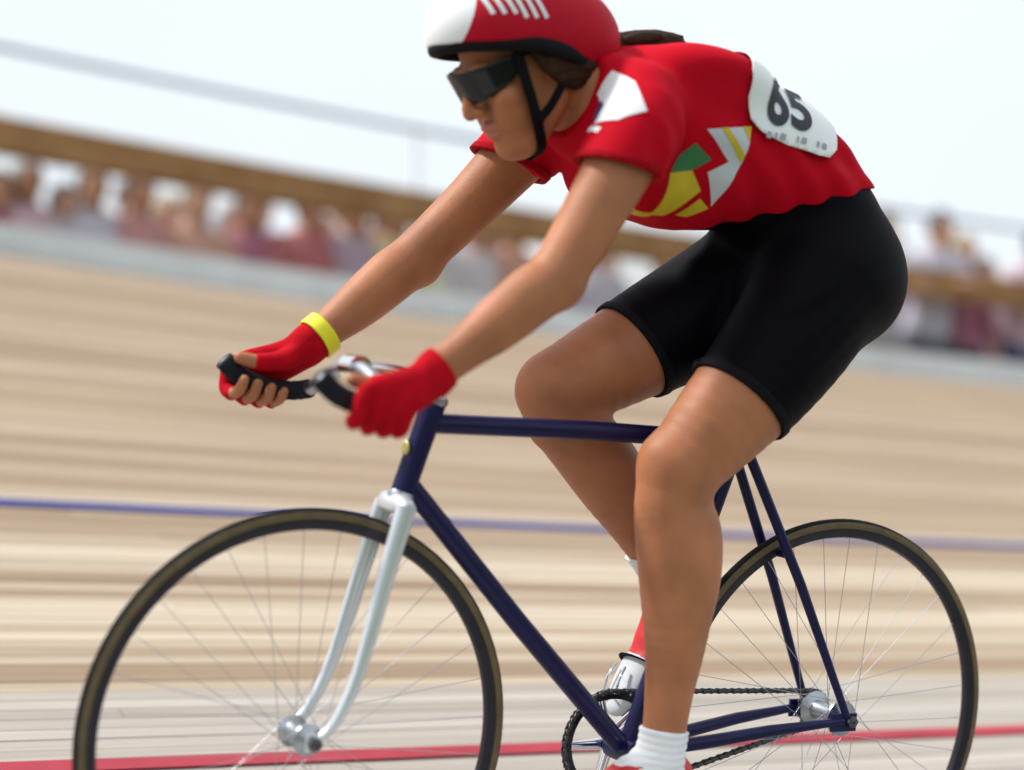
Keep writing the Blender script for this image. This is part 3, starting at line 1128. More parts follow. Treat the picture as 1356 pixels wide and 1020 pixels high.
# neck and head
body_f.loft([(.055, 0, 1.318, .070, .058), (.105, 0, 1.330, .056, .054), (*hp(-.035, 0, -.045), .052, .054)], .02)
body_f.ball(hp(-.010, 0, .030), (.096, .075, .098), .02, HF, HU)
body_f.loft(hn([(.010, 0, -.030, .062, .070), (.030, 0, -.062, .054, .060), (.046, 0, -.092, .042, .042)]), .02)
body_f.ball(hp(.074, 0, -.106), (.020, .020, .017), .018, HF, HU)
for y in (-1, 1):
    body_f.loft(hn([(-.020, y * .058, -.045, .016), (.010, y * .053, -.078, .014), (.050, y * .030, -.104, .013)]), .02)   # jaw line
    body_f.ball(hp(.062, y * .044, -.028), (.026, .023, .020), .02, HF, HU)                                              # cheekbone
    body_f.ball(hp(.058, y * .036, -.060), (.026, .022, .026), .02, HF, HU)
    body_f.ball(hp(.100, y * .0315, .006), (.020, .019, .013), .012, HF, HU, sub=True)                                   # eye socket
    body_f.loft(hn([(.088, y * .014, .022, .008), (.087, y * .034, .026, .0085), (.076, y * .052, .020, .008)]), .012)   # brow
    body_f.ball(hp(.0815, y * .0315, .0135), (.0135, .0165, .006), .006, HF, HU)                                         # upper lid
    body_f.ball(hp(.0805, y * .0315, -.0045), (.0125, .0150, .0045), .006, HF, HU)                                       # lower lid
    body_f.ball(hp(.101, y * .0125, -.036), (.0095, .0075, .0075), .006, HF, HU)                                         # nostril
    body_f.ball(hp(-.006, y * .0765, -.012), (.017, .007, .030), .006, HF, HU)                                           # ear
    body_f.ball(hp(.002, y * .0845, -.010), (.008, .006, .016), .005, HF, HU, sub=True)
body_f.loft(hn([(.089, 0, .020, .009), (.098, 0, .000, .0085), (.110, 0, -.022, .0105), (.112, 0, -.032, .0115)]), .010)     # nose
body_f.loft(hn([(.083, -.022, -.066, .006), (.0935, -.008, -.0625, .0075), (.0935, .008, -.0625, .0075), (.083, .022, -.066, .006)]), .006, side=tuple(HU))
body_f.loft(hn([(.082, -.020, -.072, .006), (.0915, 0, -.0765, .0085), (.082, .020, -.072, .006)]), .006, side=tuple(HU))
body_f.loft(hn([(.092, -.021, -.0695, .0016), (.1005, 0, -.0695, .0020), (.092, .021, -.0695, .0016)]), .003, side=tuple(HU)) if False else None
person = body_f.obj('person', MATS['skin'], None, relax=1)
person.rotation_euler = (LEAN, 0, 0)
tag(person, 'woman cyclist in red jersey and black shorts crouched over the handlebar', 'person')
del body_f

# ---- eyes, lips
for y in (-1, 1):
    f = Field(np.array(hp(.077, y * .0315, .004)) - .016, np.array(hp(.077, y * .0315, .004)) + .016, .001)
    f.ball(hp(.077, y * .0315, .004), .0125, .001)
    ey = f.obj('eye', MATS['eye_white'], person)
    f = Field(np.array(hp(.0855, y * .0315, .003)) - .008, np.array(hp(.0855, y * .0315, .003)) + .008, .0007)
    f.ball(hp(.0850, y * .0315, .003), (.0047, .0056, .0056), .001, HF, HU)
    f.obj('iris', MATS['eye_iris'], ey)
f = Field(np.array(hp(.09, 0, -.069)) - .035, np.array(hp(.09, 0, -.069)) + .035, .0012)
f.loft(hn([(.084, -.022, -.066, .0060), (.0948, -.008, -.0630, .0072), (.0948, .008, -.0630, .0072), (.084, .022, -.066, .0060)]), .002, side=tuple(HU))
f.loft(hn([(.083, -.020, -.072, .0058), (.0930, 0, -.0765, .0080), (.083, .020, -.072, .0058)]), .002, side=tuple(HU))
f.obj('lips', MATS['lip'], person)

# ---- jersey
HEM_P = np.array([-.275, 0, 1.187])
HEM_N = np.array([-.316, 0, -.949])
jf = Field((-.52, -.27, 1.02), (.24, .27, 1.50), .003)
add_torso(jf, off=.0045)
jf.loft([(.06, 0, 1.322, .078, .064), (.125, 0, 1.338, .060, .056)], .02, off=.004)
jf.clip(HEM_P, HEM_N)
jf.clip((.122, 0, 1.336), (.97, 0, .1))
sl = jf.like()
SLEEVE = {1: ((.125, .180, 1.196), (.20, .05, -.97)), -1: ((.130, -.182, 1.222), (.36, -.05, -.93))}
for s_ in (1, -1):
    g = jf.like()
    q = [list(e) for e in ARM[s_][:4]]
    for i, e in enumerate(q): e[3] += .007 + (.003 * i)
    g.loft([tuple(e) for e in q], .02)
    g.clip(*SLEEVE[s_])
    jf.merge(g, .022)
for s_ in (1, -1):       # open the sleeves so the cuff has an edge
    g = jf.like()
    q = [list(e) for e in ARM[s_][2:5]]
    for e in q: e[3] += .0035
    g.loft([tuple(e) for e in q], 0)
    jf.shell(g)


def folds(x, y, z):
    d = np.zeros_like(x)
    a = 6.283
    # slack cloth: pulls from armpit to hip, gathers at the waist and at the shoulder
    u = x * .9 + z * .43
    w = -x * .43 + z * .9
    d += .0036 * np.sin(a * (w / .062 + .8 * np.sin(u * 11) + y * 3)) * np.clip((-.02 - x) * 6, 0, 1)
    d += .0030 * np.sin(a * ((u * .6 + w * .9) / .085 + .5 * np.sin(y * 17 + 1))) * np.exp(-((x + .30) / .10) ** 2)
    d += .0038 * np.sin(a * ((x - .4 * z) / .055 + .35 * np.sin(z * 25 + y * 8))) * np.exp(-(((x - .06) / .07) ** 2 + ((z - 1.20) / .09) ** 2))
    calm = np.exp(-(((x + .215) / .085) ** 2 + ((y - .07) / .085) ** 2 + ((z - 1.345) / .075) ** 2) ** 2)
    return d * (1 - calm)


SMV, SMF = jf.mesh(3)
BV_SMOOTH = BVHTree.FromPolygons([tuple(v) for v in SMV], [tuple(q) for q in SMF.tolist()])
jf.wrinkle(folds)
JV, JF = jf.mesh(1)
jersey = jf.obj('jersey', MATS['jersey_red'], person, relax=1)
BV_JERSEY = BVHTree.FromPolygons([tuple(v) for v in JV], [tuple(q) for q in JF.tolist()])
del jf, sl

# ---- shorts
sf = Field((-.58, -.24, .76), (.06, .24, 1.30), .003)
add_torso(sf, off=.001)
sf.clip(HEM_P + HEM_N * -.006, -HEM_N)
CUFF = {1: ((-.180, .1, .862), (.64, 0, -.77)), -1: ((-.090, -.1, .932), (.80, 0, -.60))}
for s_ in (1, -1):
    g = sf.like()
    add_thigh(g, s_, off=.004)
    if s_ > 0: g.ball((-.157, .105, .868), (.05, .055, .10), .035, F=(.5, 0, .4), U=(.6, 0, -.75), off=.004)
    g.clip(*CUFF[s_])
    g.clip(HEM_P + HEM_N * -.006, -HEM_N)
    sf.merge(g, .030)
sf.wrinkle(lambda x, y, z: .0024 * np.sin(6.283 * ((x * .75 + z * .66) / .052 + .6 * np.sin(y * 19 + z * 9))) * np.exp(-(((x + .235) / .09) ** 2 + ((z - 1.03) / .08) ** 2)))
SV, SF = sf.mesh(1)
shorts = sf.obj('shorts', MATS['lycra_black'], person, relax=1)
BV_SHORTS = BVHTree.FromPolygons([tuple(v) for v in SV], [tuple(q) for q in SF.tolist()])
del sf

# elastic bands at the sleeve and leg hems
mat('jersey_trim', (0.33, 0.002, 0.010), 0.85, var=0.08, vscale=30, bump=0.4, bscale=700, spec=0.08)
mat('gripper_band', (0.005, 0.0045, 0.007), 0.75, var=0.2, vscale=30, bump=0.4, bscale=700, spec=0.12)
for s_ in (1, -1):
    pc, nc = np.array(SLEEVE[s_][0]), np.array(SLEEVE[s_][1]); nc = nc / np.linalg.norm(nc)
    g = Field(pc - .10, pc + .10, .0022)
    q = [list(e) for e in ARM[s_][1:4]]
    g.loft([(*e[:3], e[3] + .0092 + .003 * (i + 1)) for i, e in enumerate(q)], 0)
    g.clip(pc + nc * .0008, nc); g.clip(pc - nc * .011, -nc)
    inn = g.like(); inn.loft([(*e[:3], e[3] + .0035) for e in q], 0)
    g.shell(inn)
    g.obj('cuff_band', MATS['jersey_trim'], jersey)
    pc, nc = np.array(CUFF[s_][0]), np.array(CUFF[s_][1]); nc = nc / np.linalg.norm(nc)
    g = Field(pc - .15, pc + .15, .003)
    add_thigh(g, s_, off=.0062)
    if s_ > 0: g.ball((-.157, .105, .868), (.05, .055, .10), .035, F=(.5, 0, .4), U=(.6, 0, -.75), off=.0062)
    g.clip(pc + nc * .001, nc); g.clip(pc - nc * .016, -nc)
    inn = g.like(); add_thigh(inn, s_, off=.001)
    g.shell(inn)
    g.obj('leg_band', MATS['gripper_band'], shorts)

# ---- gloves, wristband, socks, shoes
for s_ in (1, -1):
    W = ARM[s_][-1]
    gf = Field((.36, min(s_ * .13, s_ * .26), .77), (.60, max(s_ * .13, s_ * .26), .95), .0018)
    add_hand(gf, s_, off=.0016, tips=False)
    gf.loft([ARM[s_][-2][:3] + (.033,), (*W[:3], .0285, .0305)], .012)
    pw, pv = Vector(W[:3]), Vector(ARM[s_][-2][:3])
    ax_ = (pv - pw).normalized()
    gf.clip(pw + ax_ * .010, ax_)
    gf.obj('glove', MATS['glove_red'], person)
    if s_ < 0:
        bf = Field((.36, -.25, .86), (.47, -.14, .97), .0015)
        bf.loft([(*(pw + ax_ * -.02), .034, .036), (*(pw + ax_ * .08), .034, .036)], 0)
        inn = bf.like(); inn.loft([(*(pw + ax_ * -.04), .030, .032), (*(pw + ax_ * .10), .030, .032)], 0)
        bf.clip(pw + ax_ * .034, ax_); bf.clip(pw + ax_ * .010, -ax_)
        bf.shell(inn)
        bf.obj('wristband', MATS['band_yellow'], person)
    # sock
    Fv, c = FOOT[s_], PED[s_] + Vector((0, s_ * .048, 0))
    Nv = Vector((-Fv.z, 0, Fv.x))
    an = Vector(SHIN[s_][-1][:3]); up = Vector(SHIN[s_][-3][:3])
    up2 = Vector(SHIN[s_][-2][:3])
    ad = (up - an).normalized()
    lo = np.minimum(np.minimum(np.array(an), np.array(up)), np.array(c) - .10) - .09; hi = np.maximum(np.maximum(np.array(an), np.array(up)), np.array(c)) + .09
    so = Field(lo, hi, .0022)
    so.loft(SHIN[s_][-4:], .01, off=.0045)
    so.loft([(*an, .0345, .040), (*(c - Fv * .085 + Nv * .062), .030, .032), (*(c - Fv * .03 + Nv * .038), .031, .021)], .01)
    so.loft([(*an, .0325), (*heel_pt(c, Fv, Nv), .0295)], .015)
    top = an + ad * (.058 if s_ > 0 else .075)
    so.clip(top, ad)
    so.wrinkle(lambda x, y, z: .0009 * np.sin(6.283 * (z / .011 + .2 * np.sin(x * 60))))
    so.obj('sock', MATS['sock_white'], person)
    # shoe
    cc = np.array(c)
    sh = Field(cc - .24, cc + .20, .003)
    P = lambda f_, n_, y_=0: tuple(c + Fv * f_ + Nv * n_ + Vector((0, y_, 0)))
    sh.loft([(*P(-.172, .040), .027, .030), (*P(-.12, .040), .030, .032), (*P(-.06, .040), .033, .032), (*P(.0, .036), .041, .026), (*P(.055, .032), .037, .020), (*P(.090, .028), .024, .013)], .01)
    sh.loft([(*P(-.155, .060), .030, .030), (*P(-.09, .058), .035, .036), (*P(-.04, .046), .037, .029)], .012)
    sh.clip(P(0, .015), -Nv)
    shoe = sh.obj('shoe', MATS['shoe_red'], person)
    tcp = Field(cc - .24, cc + .20, .003)
    tcp.loft([(*P(-.06, .040), .0345, .0335), (*P(.0, .036), .0425, .0275), (*P(.055, .032), .0385, .0215), (*P(.090, .028), .0255, .0145)], .01)
    tcp.clip(P(0, .0155), -Nv); tcp.clip(P(.004, .03), -Fv)
    tcp.obj('toe_cap', MATS['toe_grey'], shoe)
    sl_ = Field(cc - .24, cc + .20, .003)
    sl_.loft([(*P(-.172, .012), .028, .006), (*P(-.12, .012), .030, .006), (*P(-.06, .012), .031, .006), (*P(.0, .012), .042, .006), (*P(.055, .012), .038, .006), (*P(.090, .013), .025, .005)], .002)
    sl_.obj('sole', MATS['shoe_sole'], shoe)
    for k in range(5):
        m_ = MB()
        ff = -.050 + .018 * k
        m_.tube([P(ff, .060 - .0035 * k, -.022), P(ff + .004, .0745 - .0055 * k, 0), P(ff, .060 - .0035 * k, .022)], .0024, n=6)
        m_.build('lace', MATS['sock_white'], shoe)

# ---- helmet with padded rim and straps
HC = np.array([.206, 0, 1.400])
_q = math.radians(4)
GF = np.array([math.cos(_q), 0, -math.sin(_q)]); GU = np.array([math.sin(_q), 0, math.cos(_q)])
GP = lambda f_, s_, u_: tuple(HC + GF * f_ + np.array([0, 1., 0]) * s_ + GU * u_)
HELM_SPLIT = 0.120
helmet_mat()
hf = Field(HC - .19, HC + .19, .003)
hf.ball(HC, (.149, .104, .100), .01, GF, GU)
hf.ball(GP(-.075, 0, -.012), (.078, .090, .070), .03, GF, GU)
hf.ball(GP(.060, 0, -.005), (.085, .088, .072), .03, GF, GU)
x, y, z = hf.coords()
_f = (x - HC[0]) * GF[0] + (z - HC[2]) * GF[2]
_u = (x - HC[0]) * GU[0] + (z - HC[2]) * GU[2]
lower = (-_u - .036 - .018 * np.clip(-_f / .12, -1, 1) + .010 * np.cos(np.clip(_f / .05, -3.14, 3.14)) + 0 * y).astype(np.float32)
hf.d = np.maximum(hf.d, lower)
inn = hf.like(); inn.ball(GP(0, 0, -.012), (.136, .091, .088), 0, GF, GU)
hf.shell(inn)
helmet = hf.obj('helmet', helmet_mat(), person, origin=tuple(HC))
HV, HFc = hf.mesh(1)
BV_HELM = BVHTree.FromPolygons([tuple(v) for v in HV], [tuple(q) for q in HFc.tolist()])
# rim: foam edge following the lower border
rimp = []
for a in np.linspace(0, 2 * math.pi, 72, endpoint=False):
    f_, s__ = .146 * math.cos(a), .101 * math.sin(a)
    u_ = -.036 - .018 * max(-1, min(1, -f_ / .12)) + .010 * math.cos(max(-3.14, min(3.14, f_ / .05)))
    k_ = math.sqrt(max(.05, 1 - (u_ / .102) ** 2))
    rimp.append(Vector(GP(f_ * k_ * 1.0, s__ * k_, u_ - .002)) - Vector(HC))
m_ = MB(); m_.tube(rimp, .0095, n=10, r2=.012, side=(0, 0, 1), closed=True)
m_.build('helmet_rim', MATS['rim_black'], helmet)


def ribbon(name, pts, nrm, w, th, material, parent, sub=4):
    P = catmull([tuple(q) for q in pts], sub)
    Nn = catmull([tuple(q) for q in nrm], sub)
    V, F = [], []
    m = len(P)
    for i in range(m):
        t = Vector(P[min(i + 1, m - 1)] - P[max(i - 1, 0)]).normalized()
        n = Vector(Nn[i]); n = (n - t * n.dot(t)).normalized()
        b = t.cross(n)
        c = Vector(P[i])
        for sx, sz in ((-1, 0), (-1, 1), (1, 1), (1, 0)): V.append(c + b * (w / 2 * sx) + n * (th * sz))
    for i in range(m - 1):
        for k in range(4): F.append((4 * i + k, 4 * i + (k + 1) % 4, 4 * i + 4 + (k + 1) % 4, 4 * i + 4 + k))
    F += [(3, 2, 1, 0), (4 * m - 4, 4 * m - 3, 4 * m - 2, 4 * m - 1)]
    o = mesh_obj(name, V, F, material, parent, smooth=False)
    return o


LOC = Vector(HC)
cheek = [(.040, .0840, .040), (.043, .0785, .000), (.046, .0745, -.040), (.048, .0640, -.083), (.046, .0400, -.122), (.046, 0, -.136)]
path_ = cheek + [(a, -b, c) for a, b, c in reversed(cheek[:-1])]
ribbon('chin_strap', [Vector(hp(*q)) - LOC for q in path_], [Vector(hp(q[0], q[1], q[2] * .6)) - Vector(hp(q[0], 0, -.01)) for q in path_], .017, .0022, MATS['strap_black'], helmet)
for y in (-1, 1):
    q = [(-.045, .0835, .020), (-.020, .0850, -.030), (.015, .0760, -.062), (.046, .0690, -.078)]
    ribbon('rear_strap', [Vector(hp(a, y * b, c)) - LOC for a, b, c in q], [Vector((0, y, 0)) + Vector(hp(0, 0, c * .3)) * 0 for a, b, c in q], .013, .0022, MATS['strap_black'], helmet)

# ---- wraparound sunglasses
gv, gfc = [], []
na, nu = 28, 7
for i in range(na + 1):
    a = math.radians(-72 + 144 * i / na)
    for j in range(nu + 1):
        t = j / nu
        edge = 1 - .62 * abs(a / math.radians(72)) ** 2.2
        drop = .010 * math.exp(-(a / .16) ** 2)
        u_ = .033 - (.054 - 1.6 * drop) * t * edge - .005 * abs(a)
        rf, rs_ = .113, .0825
        gv.append(Vector(hp(.004 + rf * math.cos(a) - .006 * t, rs_ * math.sin(a), u_)))
for i in range(na):
    for j in range(nu):
        k = i * (nu + 1) + j
        gfc.append((k, k + nu + 1, k + nu + 2, k + 1))
glasses = mesh_obj('sunglasses', gv, gfc, MATS['lens_dark'], person)
so_ = glasses.modifiers.new('thickness', 'SOLIDIFY'); so_.thickness = .002; so_.offset = 1
for y in (-1, 1):
    m_ = MB()
    m_.tube([Vector(hp(.030, y * .0775, .022)), Vector(hp(.010, y * .0805, .014)), Vector(hp(-.012, y * .0825, .006))], .0016, n=8, r2=.0035, side=tuple(HU))
    m_.build('temple_arm', MATS['rim_black'], glasses)

# ---- hair: bun of hair at the nape, locks before the ear, ponytail over the shoulders
hf = Field((-.16, -.12, 1.24), (.26, .12, 1.50), .0028)
hf.ball(hp(-.052, 0, -.002), (.062, .078, .080), .01, HF, HU)
hf.ball(hp(-.058, 0, -.058), (.050, .073, .062), .02, HF, HU)
for y in (-1, 1):
    for k in range(5):
        t = k / 4
        hf.loft(hn([(.012 - .05 * t, y * .079, .028, .010), (.004 - .055 * t, y * (.0835), -.015, .0095), (-.030 - .05 * t, y * .074, -.055, .009), (-.068 - .035 * t, y * .045, -.050, .008)]), .006)
rs2 = random.Random(3)
for k in range(15):
    a = 2 * math.pi * k / 15
    ra = .016 + .004 * rs2.random()
    oy, oz = math.cos(a) * ra, math.sin(a) * ra * .7
    w1 = rs2.uniform(-.006, .006)
    hf.loft([(.102, oy * .6, 1.388 + oz * .5, .008), (.066, oy * 1.0, 1.398 + oz * .7, .0085), (.028, .008 + oy * 1.1 + w1, 1.408 + oz, .008),
             (-.018, .012 + oy * 1.1 + w1, 1.419 + oz * .9, .0072), (-.056 - .03 * rs2.random(), .014 + oy * .9 - w1, 1.424 + oz * .8, .0030)], .003)
hf.wrinkle(lambda x, y, z: .0012 * np.sin(6.283 * (y / .009 + .8 * np.sin(x * 30) + z / .022)))
hf.obj('hair', MATS['hair'], person)


# ---- flat print: polygons cut fine and laid onto the cloth
def decal(name, polys, o, ex, ey, N, bvh, lift, material, parent, step=.006, reach=.16, offset=(0, 0, 0)):
    ex, ey, N, o = Vector(ex).normalized(), Vector(ey).normalized(), Vector(N).normalized(), Vector(o)
    bm = bmesh.new()
    if isinstance(polys, bpy.types.Mesh): bm.from_mesh(polys)
    else:
        for p in polys: bm.faces.new([bm.verts.new((q[0], q[1], 0)) for q in p])
    bmesh.ops.triangulate(bm, faces=bm.faces)
    xs = [v.co.x for v in bm.verts]; ys = [v.co.y for v in bm.verts]
    for axv, lo, hi in (((1, 0, 0), min(xs), max(xs)), ((0, 1, 0), min(ys), max(ys))):
        c = lo + step
        while c < hi:
            bmesh.ops.bisect_plane(bm, geom=bm.verts[:] + bm.edges[:] + bm.faces[:], plane_co=[q * c for q in axv], plane_no=axv, dist=1e-6)
            c += step
    dead = []
    for v in bm.verts:
        p = o + ex * v.co.x + ey * v.co.y + N * reach
        hit, nn, _, _ = bvh.ray_cast(p, -N, reach * 2)
        if hit is None: dead.append(v); continue
        v.co = hit + N * (lift * .5) + nn * (lift * .5) - Vector(offset)
    bmesh.ops.delete(bm, geom=dead, context='VERTS')
    bmesh.ops.recalc_face_normals(bm, faces=bm.faces)
    if sum(f_.normal.dot(N) for f_ in bm.faces) < 0: bmesh.ops.reverse_faces(bm, faces=bm.faces)
    me = bpy.data.meshes.new(name)
    bm.to_mesh(me); bm.free()
    me.materials.append(material)
    me.polygons.foreach_set('use_smooth', [True] * len(me.polygons))
    return link(bpy.data.objects.new(name, me), parent)


def text_mesh(body, size, bold=0.0, xs=1.0):
    c = bpy.data.curves.new('print', 'FONT')
    c.body = body; c.size = size; c.offset = bold; c.align_x = 'CENTER'; c.align_y = 'CENTER'
    t_ = bpy.data.objects.new('print', c); COL.objects.link(t_)
    dg = bpy.context.evaluated_depsgraph_get()
    me = bpy.data.meshes.new_from_object(t_.evaluated_get(dg))
    bpy.data.objects.remove(t_); bpy.data.curves.remove(c)
    me.materials.clear()
    for v in me.vertices: v.co.x *= xs
    return me


# race number on the back, slipped towards the left side
n_sp = Vector((-.41, 0, .912)); bN = (Vector((0, .70, 0)) + n_sp * .72).normalized()
bx = Vector((-.945, -.05, -.32)).normalized(); bN = (bN - bx * bN.dot(bx)).normalized(); by = bN.cross(bx).normalized()     # by: up on the number, away from its lower edge
if by.y > 0: by = -by
bo = Vector((-.226, .105, 1.342))


def round_rect(w, h, r):
    out = []
    for cx, cy, a0 in ((w / 2 - r, h / 2 - r, 0), (-w / 2 + r, h / 2 - r, 90), (-w / 2 + r, -h / 2 + r, 180), (w / 2 - r, -h / 2 + r, 270)):
        for k in range(5):
            a = math.radians(a0 + 22.5 * k); out.append((cx + r * math.cos(a), cy + r * math.sin(a)))
    return out


# side panel and sleeve print; x forward, z up on the rider's left side
sO, sX, sY, sN = (0, .12, 0), (1, 0, 0), (0, 0, 1), (0, 1, 0)
DEC = [('side_panel', 'jersey_silver', .0010, [[(-.040, 1.277), (-.130, 1.292), (-.121, 1.236), (-.094, 1.166), (-.062, 1.215), (-.095, 1.234)]]),
       ('side_stripe', 'jersey_yellow', .0018, [[(-.066, 1.282), (-.079, 1.284), (-.122, 1.246), (-.119, 1.235)], [(-.112, 1.2895), (-.130, 1.292), (-.125, 1.268)]]),
       ('green_panel', 'jersey_green', .0010, [[(-.026, 1.255), (-.063, 1.234), (-.034, 1.214), (.003, 1.206), (-.007, 1.235)]]),
       ('yellow_panel', 'jersey_yellow', .0014, [[(.003, 1.207), (-.034, 1.215), (-.063, 1.187), (-.023, 1.146), (.003, 1.145)], [(-.067, 1.176), (-.091, 1.163), (-.067, 1.148), (-.043, 1.149)]])]
for nm, m_, lift, polys in DEC:
    decal(nm, polys, sO, sX, sY, sN, BV_JERSEY, lift, MATS[m_], jersey, step=.005)


def decal3(name, pts, N, bvh, lift, material, parent, **k):
    N = Vector(N).normalized()
    o_ = sum((Vector(q) for q in pts[0]), Vector()) / len(pts[0])
    ex_ = Vector((0, 0, 1)).cross(N).normalized(); ey_ = N.cross(ex_)
    return decal(name, [[((Vector(q) - o_).dot(ex_), (Vector(q) - o_).dot(ey_)) for q in p_] for p_ in pts], o_, ex_, ey_, N, bvh, lift, material, parent, **k)


BIB = [(-.112, .150, 1.372), (-.112, .149, 1.335), (-.125, .145, 1.302), (-.148, .140, 1.281), (-.197, .141, 1.268), (-.258, .135, 1.253), (-.280, .132, 1.251), (-.299, .124, 1.266),
       (-.310, .115, 1.290), (-.338, .020, 1.345), (-.310, -.020, 1.372), (-.150, -.020, 1.420), (-.122, .030, 1.412)]
bib = decal3('race_number', [BIB], (-.25, .62, .75), BV_SMOOTH, .0066, MATS['bib_paper'], jersey, step=.007)
so_ = bib.modifiers.new('thickness', 'SOLIDIFY'); so_.thickness = .0008; so_.offset = -1
tN = Vector((-.25, .62, .75)).normalized()
tX = Vector((-.060, -.012, -.014)); tX = (tX - tN * tX.dot(tN)).normalized()
tY = tN.cross(tX)
if tY.z < 0: tY = -tY
tO = Vector((-.205, .122, 1.330))
decal('digits', text_mesh('65', .104, .0027, .98), tO, tX, tY, tN, BV_SMOOTH, .0092, MATS['bib_ink'], bib, step=.005)
xx = -.044
for q_ in range(9):
    w = (.012, .006, .014, .010, .005, .013, .011, .007, .012)[q_]
    if q_ not in (3, 6):
        decal('print_mark', [[(xx, -.050), (xx + w * .75, -.051), (xx + w * .85, -.044), (xx + w * .1, -.043)]], tO, tX, tY, tN, BV_SMOOTH, .0092, MATS['bib_grey'], bib, step=.005)
    xx += w + .004
decal3('sleeve_patch', [[(.118, .128, 1.347), (.112, .184, 1.328), (.112, .226, 1.280), (.150, .210, 1.264), (.168, .172, 1.260), (.150, .164, 1.284), (.142, .122, 1.322)]],
       (.62, .62, .48), BV_JERSEY, .0012, MATS['jersey_white'], jersey, step=.005)
decal3('sleeve_bar', [[(.166, .192, 1.252), (.172, .160, 1.262), (.176, .162, 1.254), (.172, .190, 1.245)]], (.62, .62, .48), BV_JERSEY, .0012, MATS['jersey_white'], jersey, step=.005)
decal3('sleeve_mark', [[(.146, .150, 1.302), (.150, .166, 1.288), (.164, .170, 1.270), (.166, .150, 1.280)]], (.62, .62, .48), BV_JERSEY, .0022, MATS['jersey_navy'], jersey, step=.005)
cN = (.1, .25, -.95)
decal3('chest_print', [[(.060, .075, 1.14), (.030, .082, 1.14), (.028, .040, 1.14), (.058, .035, 1.14)]], cN, BV_JERSEY, .0012, MATS['jersey_white'], jersey, step=.006)
decal3('chest_stripe', [[(.028, .083, 1.14), (-.004, .088, 1.14), (-.006, .036, 1.14), (.026, .038, 1.14)]], cN, BV_JERSEY, .0012, MATS['jersey_yellow'], jersey, step=.006)
# letters on the helmet cover, too smeared to read: slanted white strokes
hm = []
for k in range(6):
    a = .318 - .016 * k
    hm.append([(a + .006, 1.446), (a - .001, 1.447), (a - .020, 1.409 + .002 * (k % 3)), (a - .014, 1.406 + .002 * (k % 3))])
for q_ in hm:
    decal('cover_lettering', [q_], sO, sX, sY, sN, BV_HELM, .0014, MATS['jersey_white'], helmet, step=.006, offset=HC)

# ================================================================== SPECTATORS on the terrace
SHIRTS = [(.58, .30, .30), (.64, .46, .52), (.58, .56, .66), (.66, .64, .68), (.48, .16, .17), (.46, .37, .46), (.68, .56, .53), (.20, .21, .28), (.62, .36, .28), (.40, .15, .22), (.68, .68, .36)]
TROUS = [(.05, .055, .09), (.12, .12, .15), (.30, .27, .24), (.08, .10, .20), (.42, .38, .40)]
HAIRC = [(.03, .02, .015), (.09, .05, .025), (.30, .22, .12), (.05, .04, .04), (.28, .26, .25)]
SKINC = [(.50, .26, .16), (.42, .21, .12), (.58, .34, .24)]
sm = {'s': [mat('cotton', c, .85, var=.1, vscale=8, bump=.3, bscale=60) for c in SHIRTS], 't': [mat('denim', c, .85, var=.1, vscale=8) for c in TROUS],
      'h': [mat('crowd_hair', c, .6, var=.2, vscale=30) for c in HAIRC], 'k': [mat('crowd_skin', c, .55, var=.08, vscale=10) for c in SKINC]}


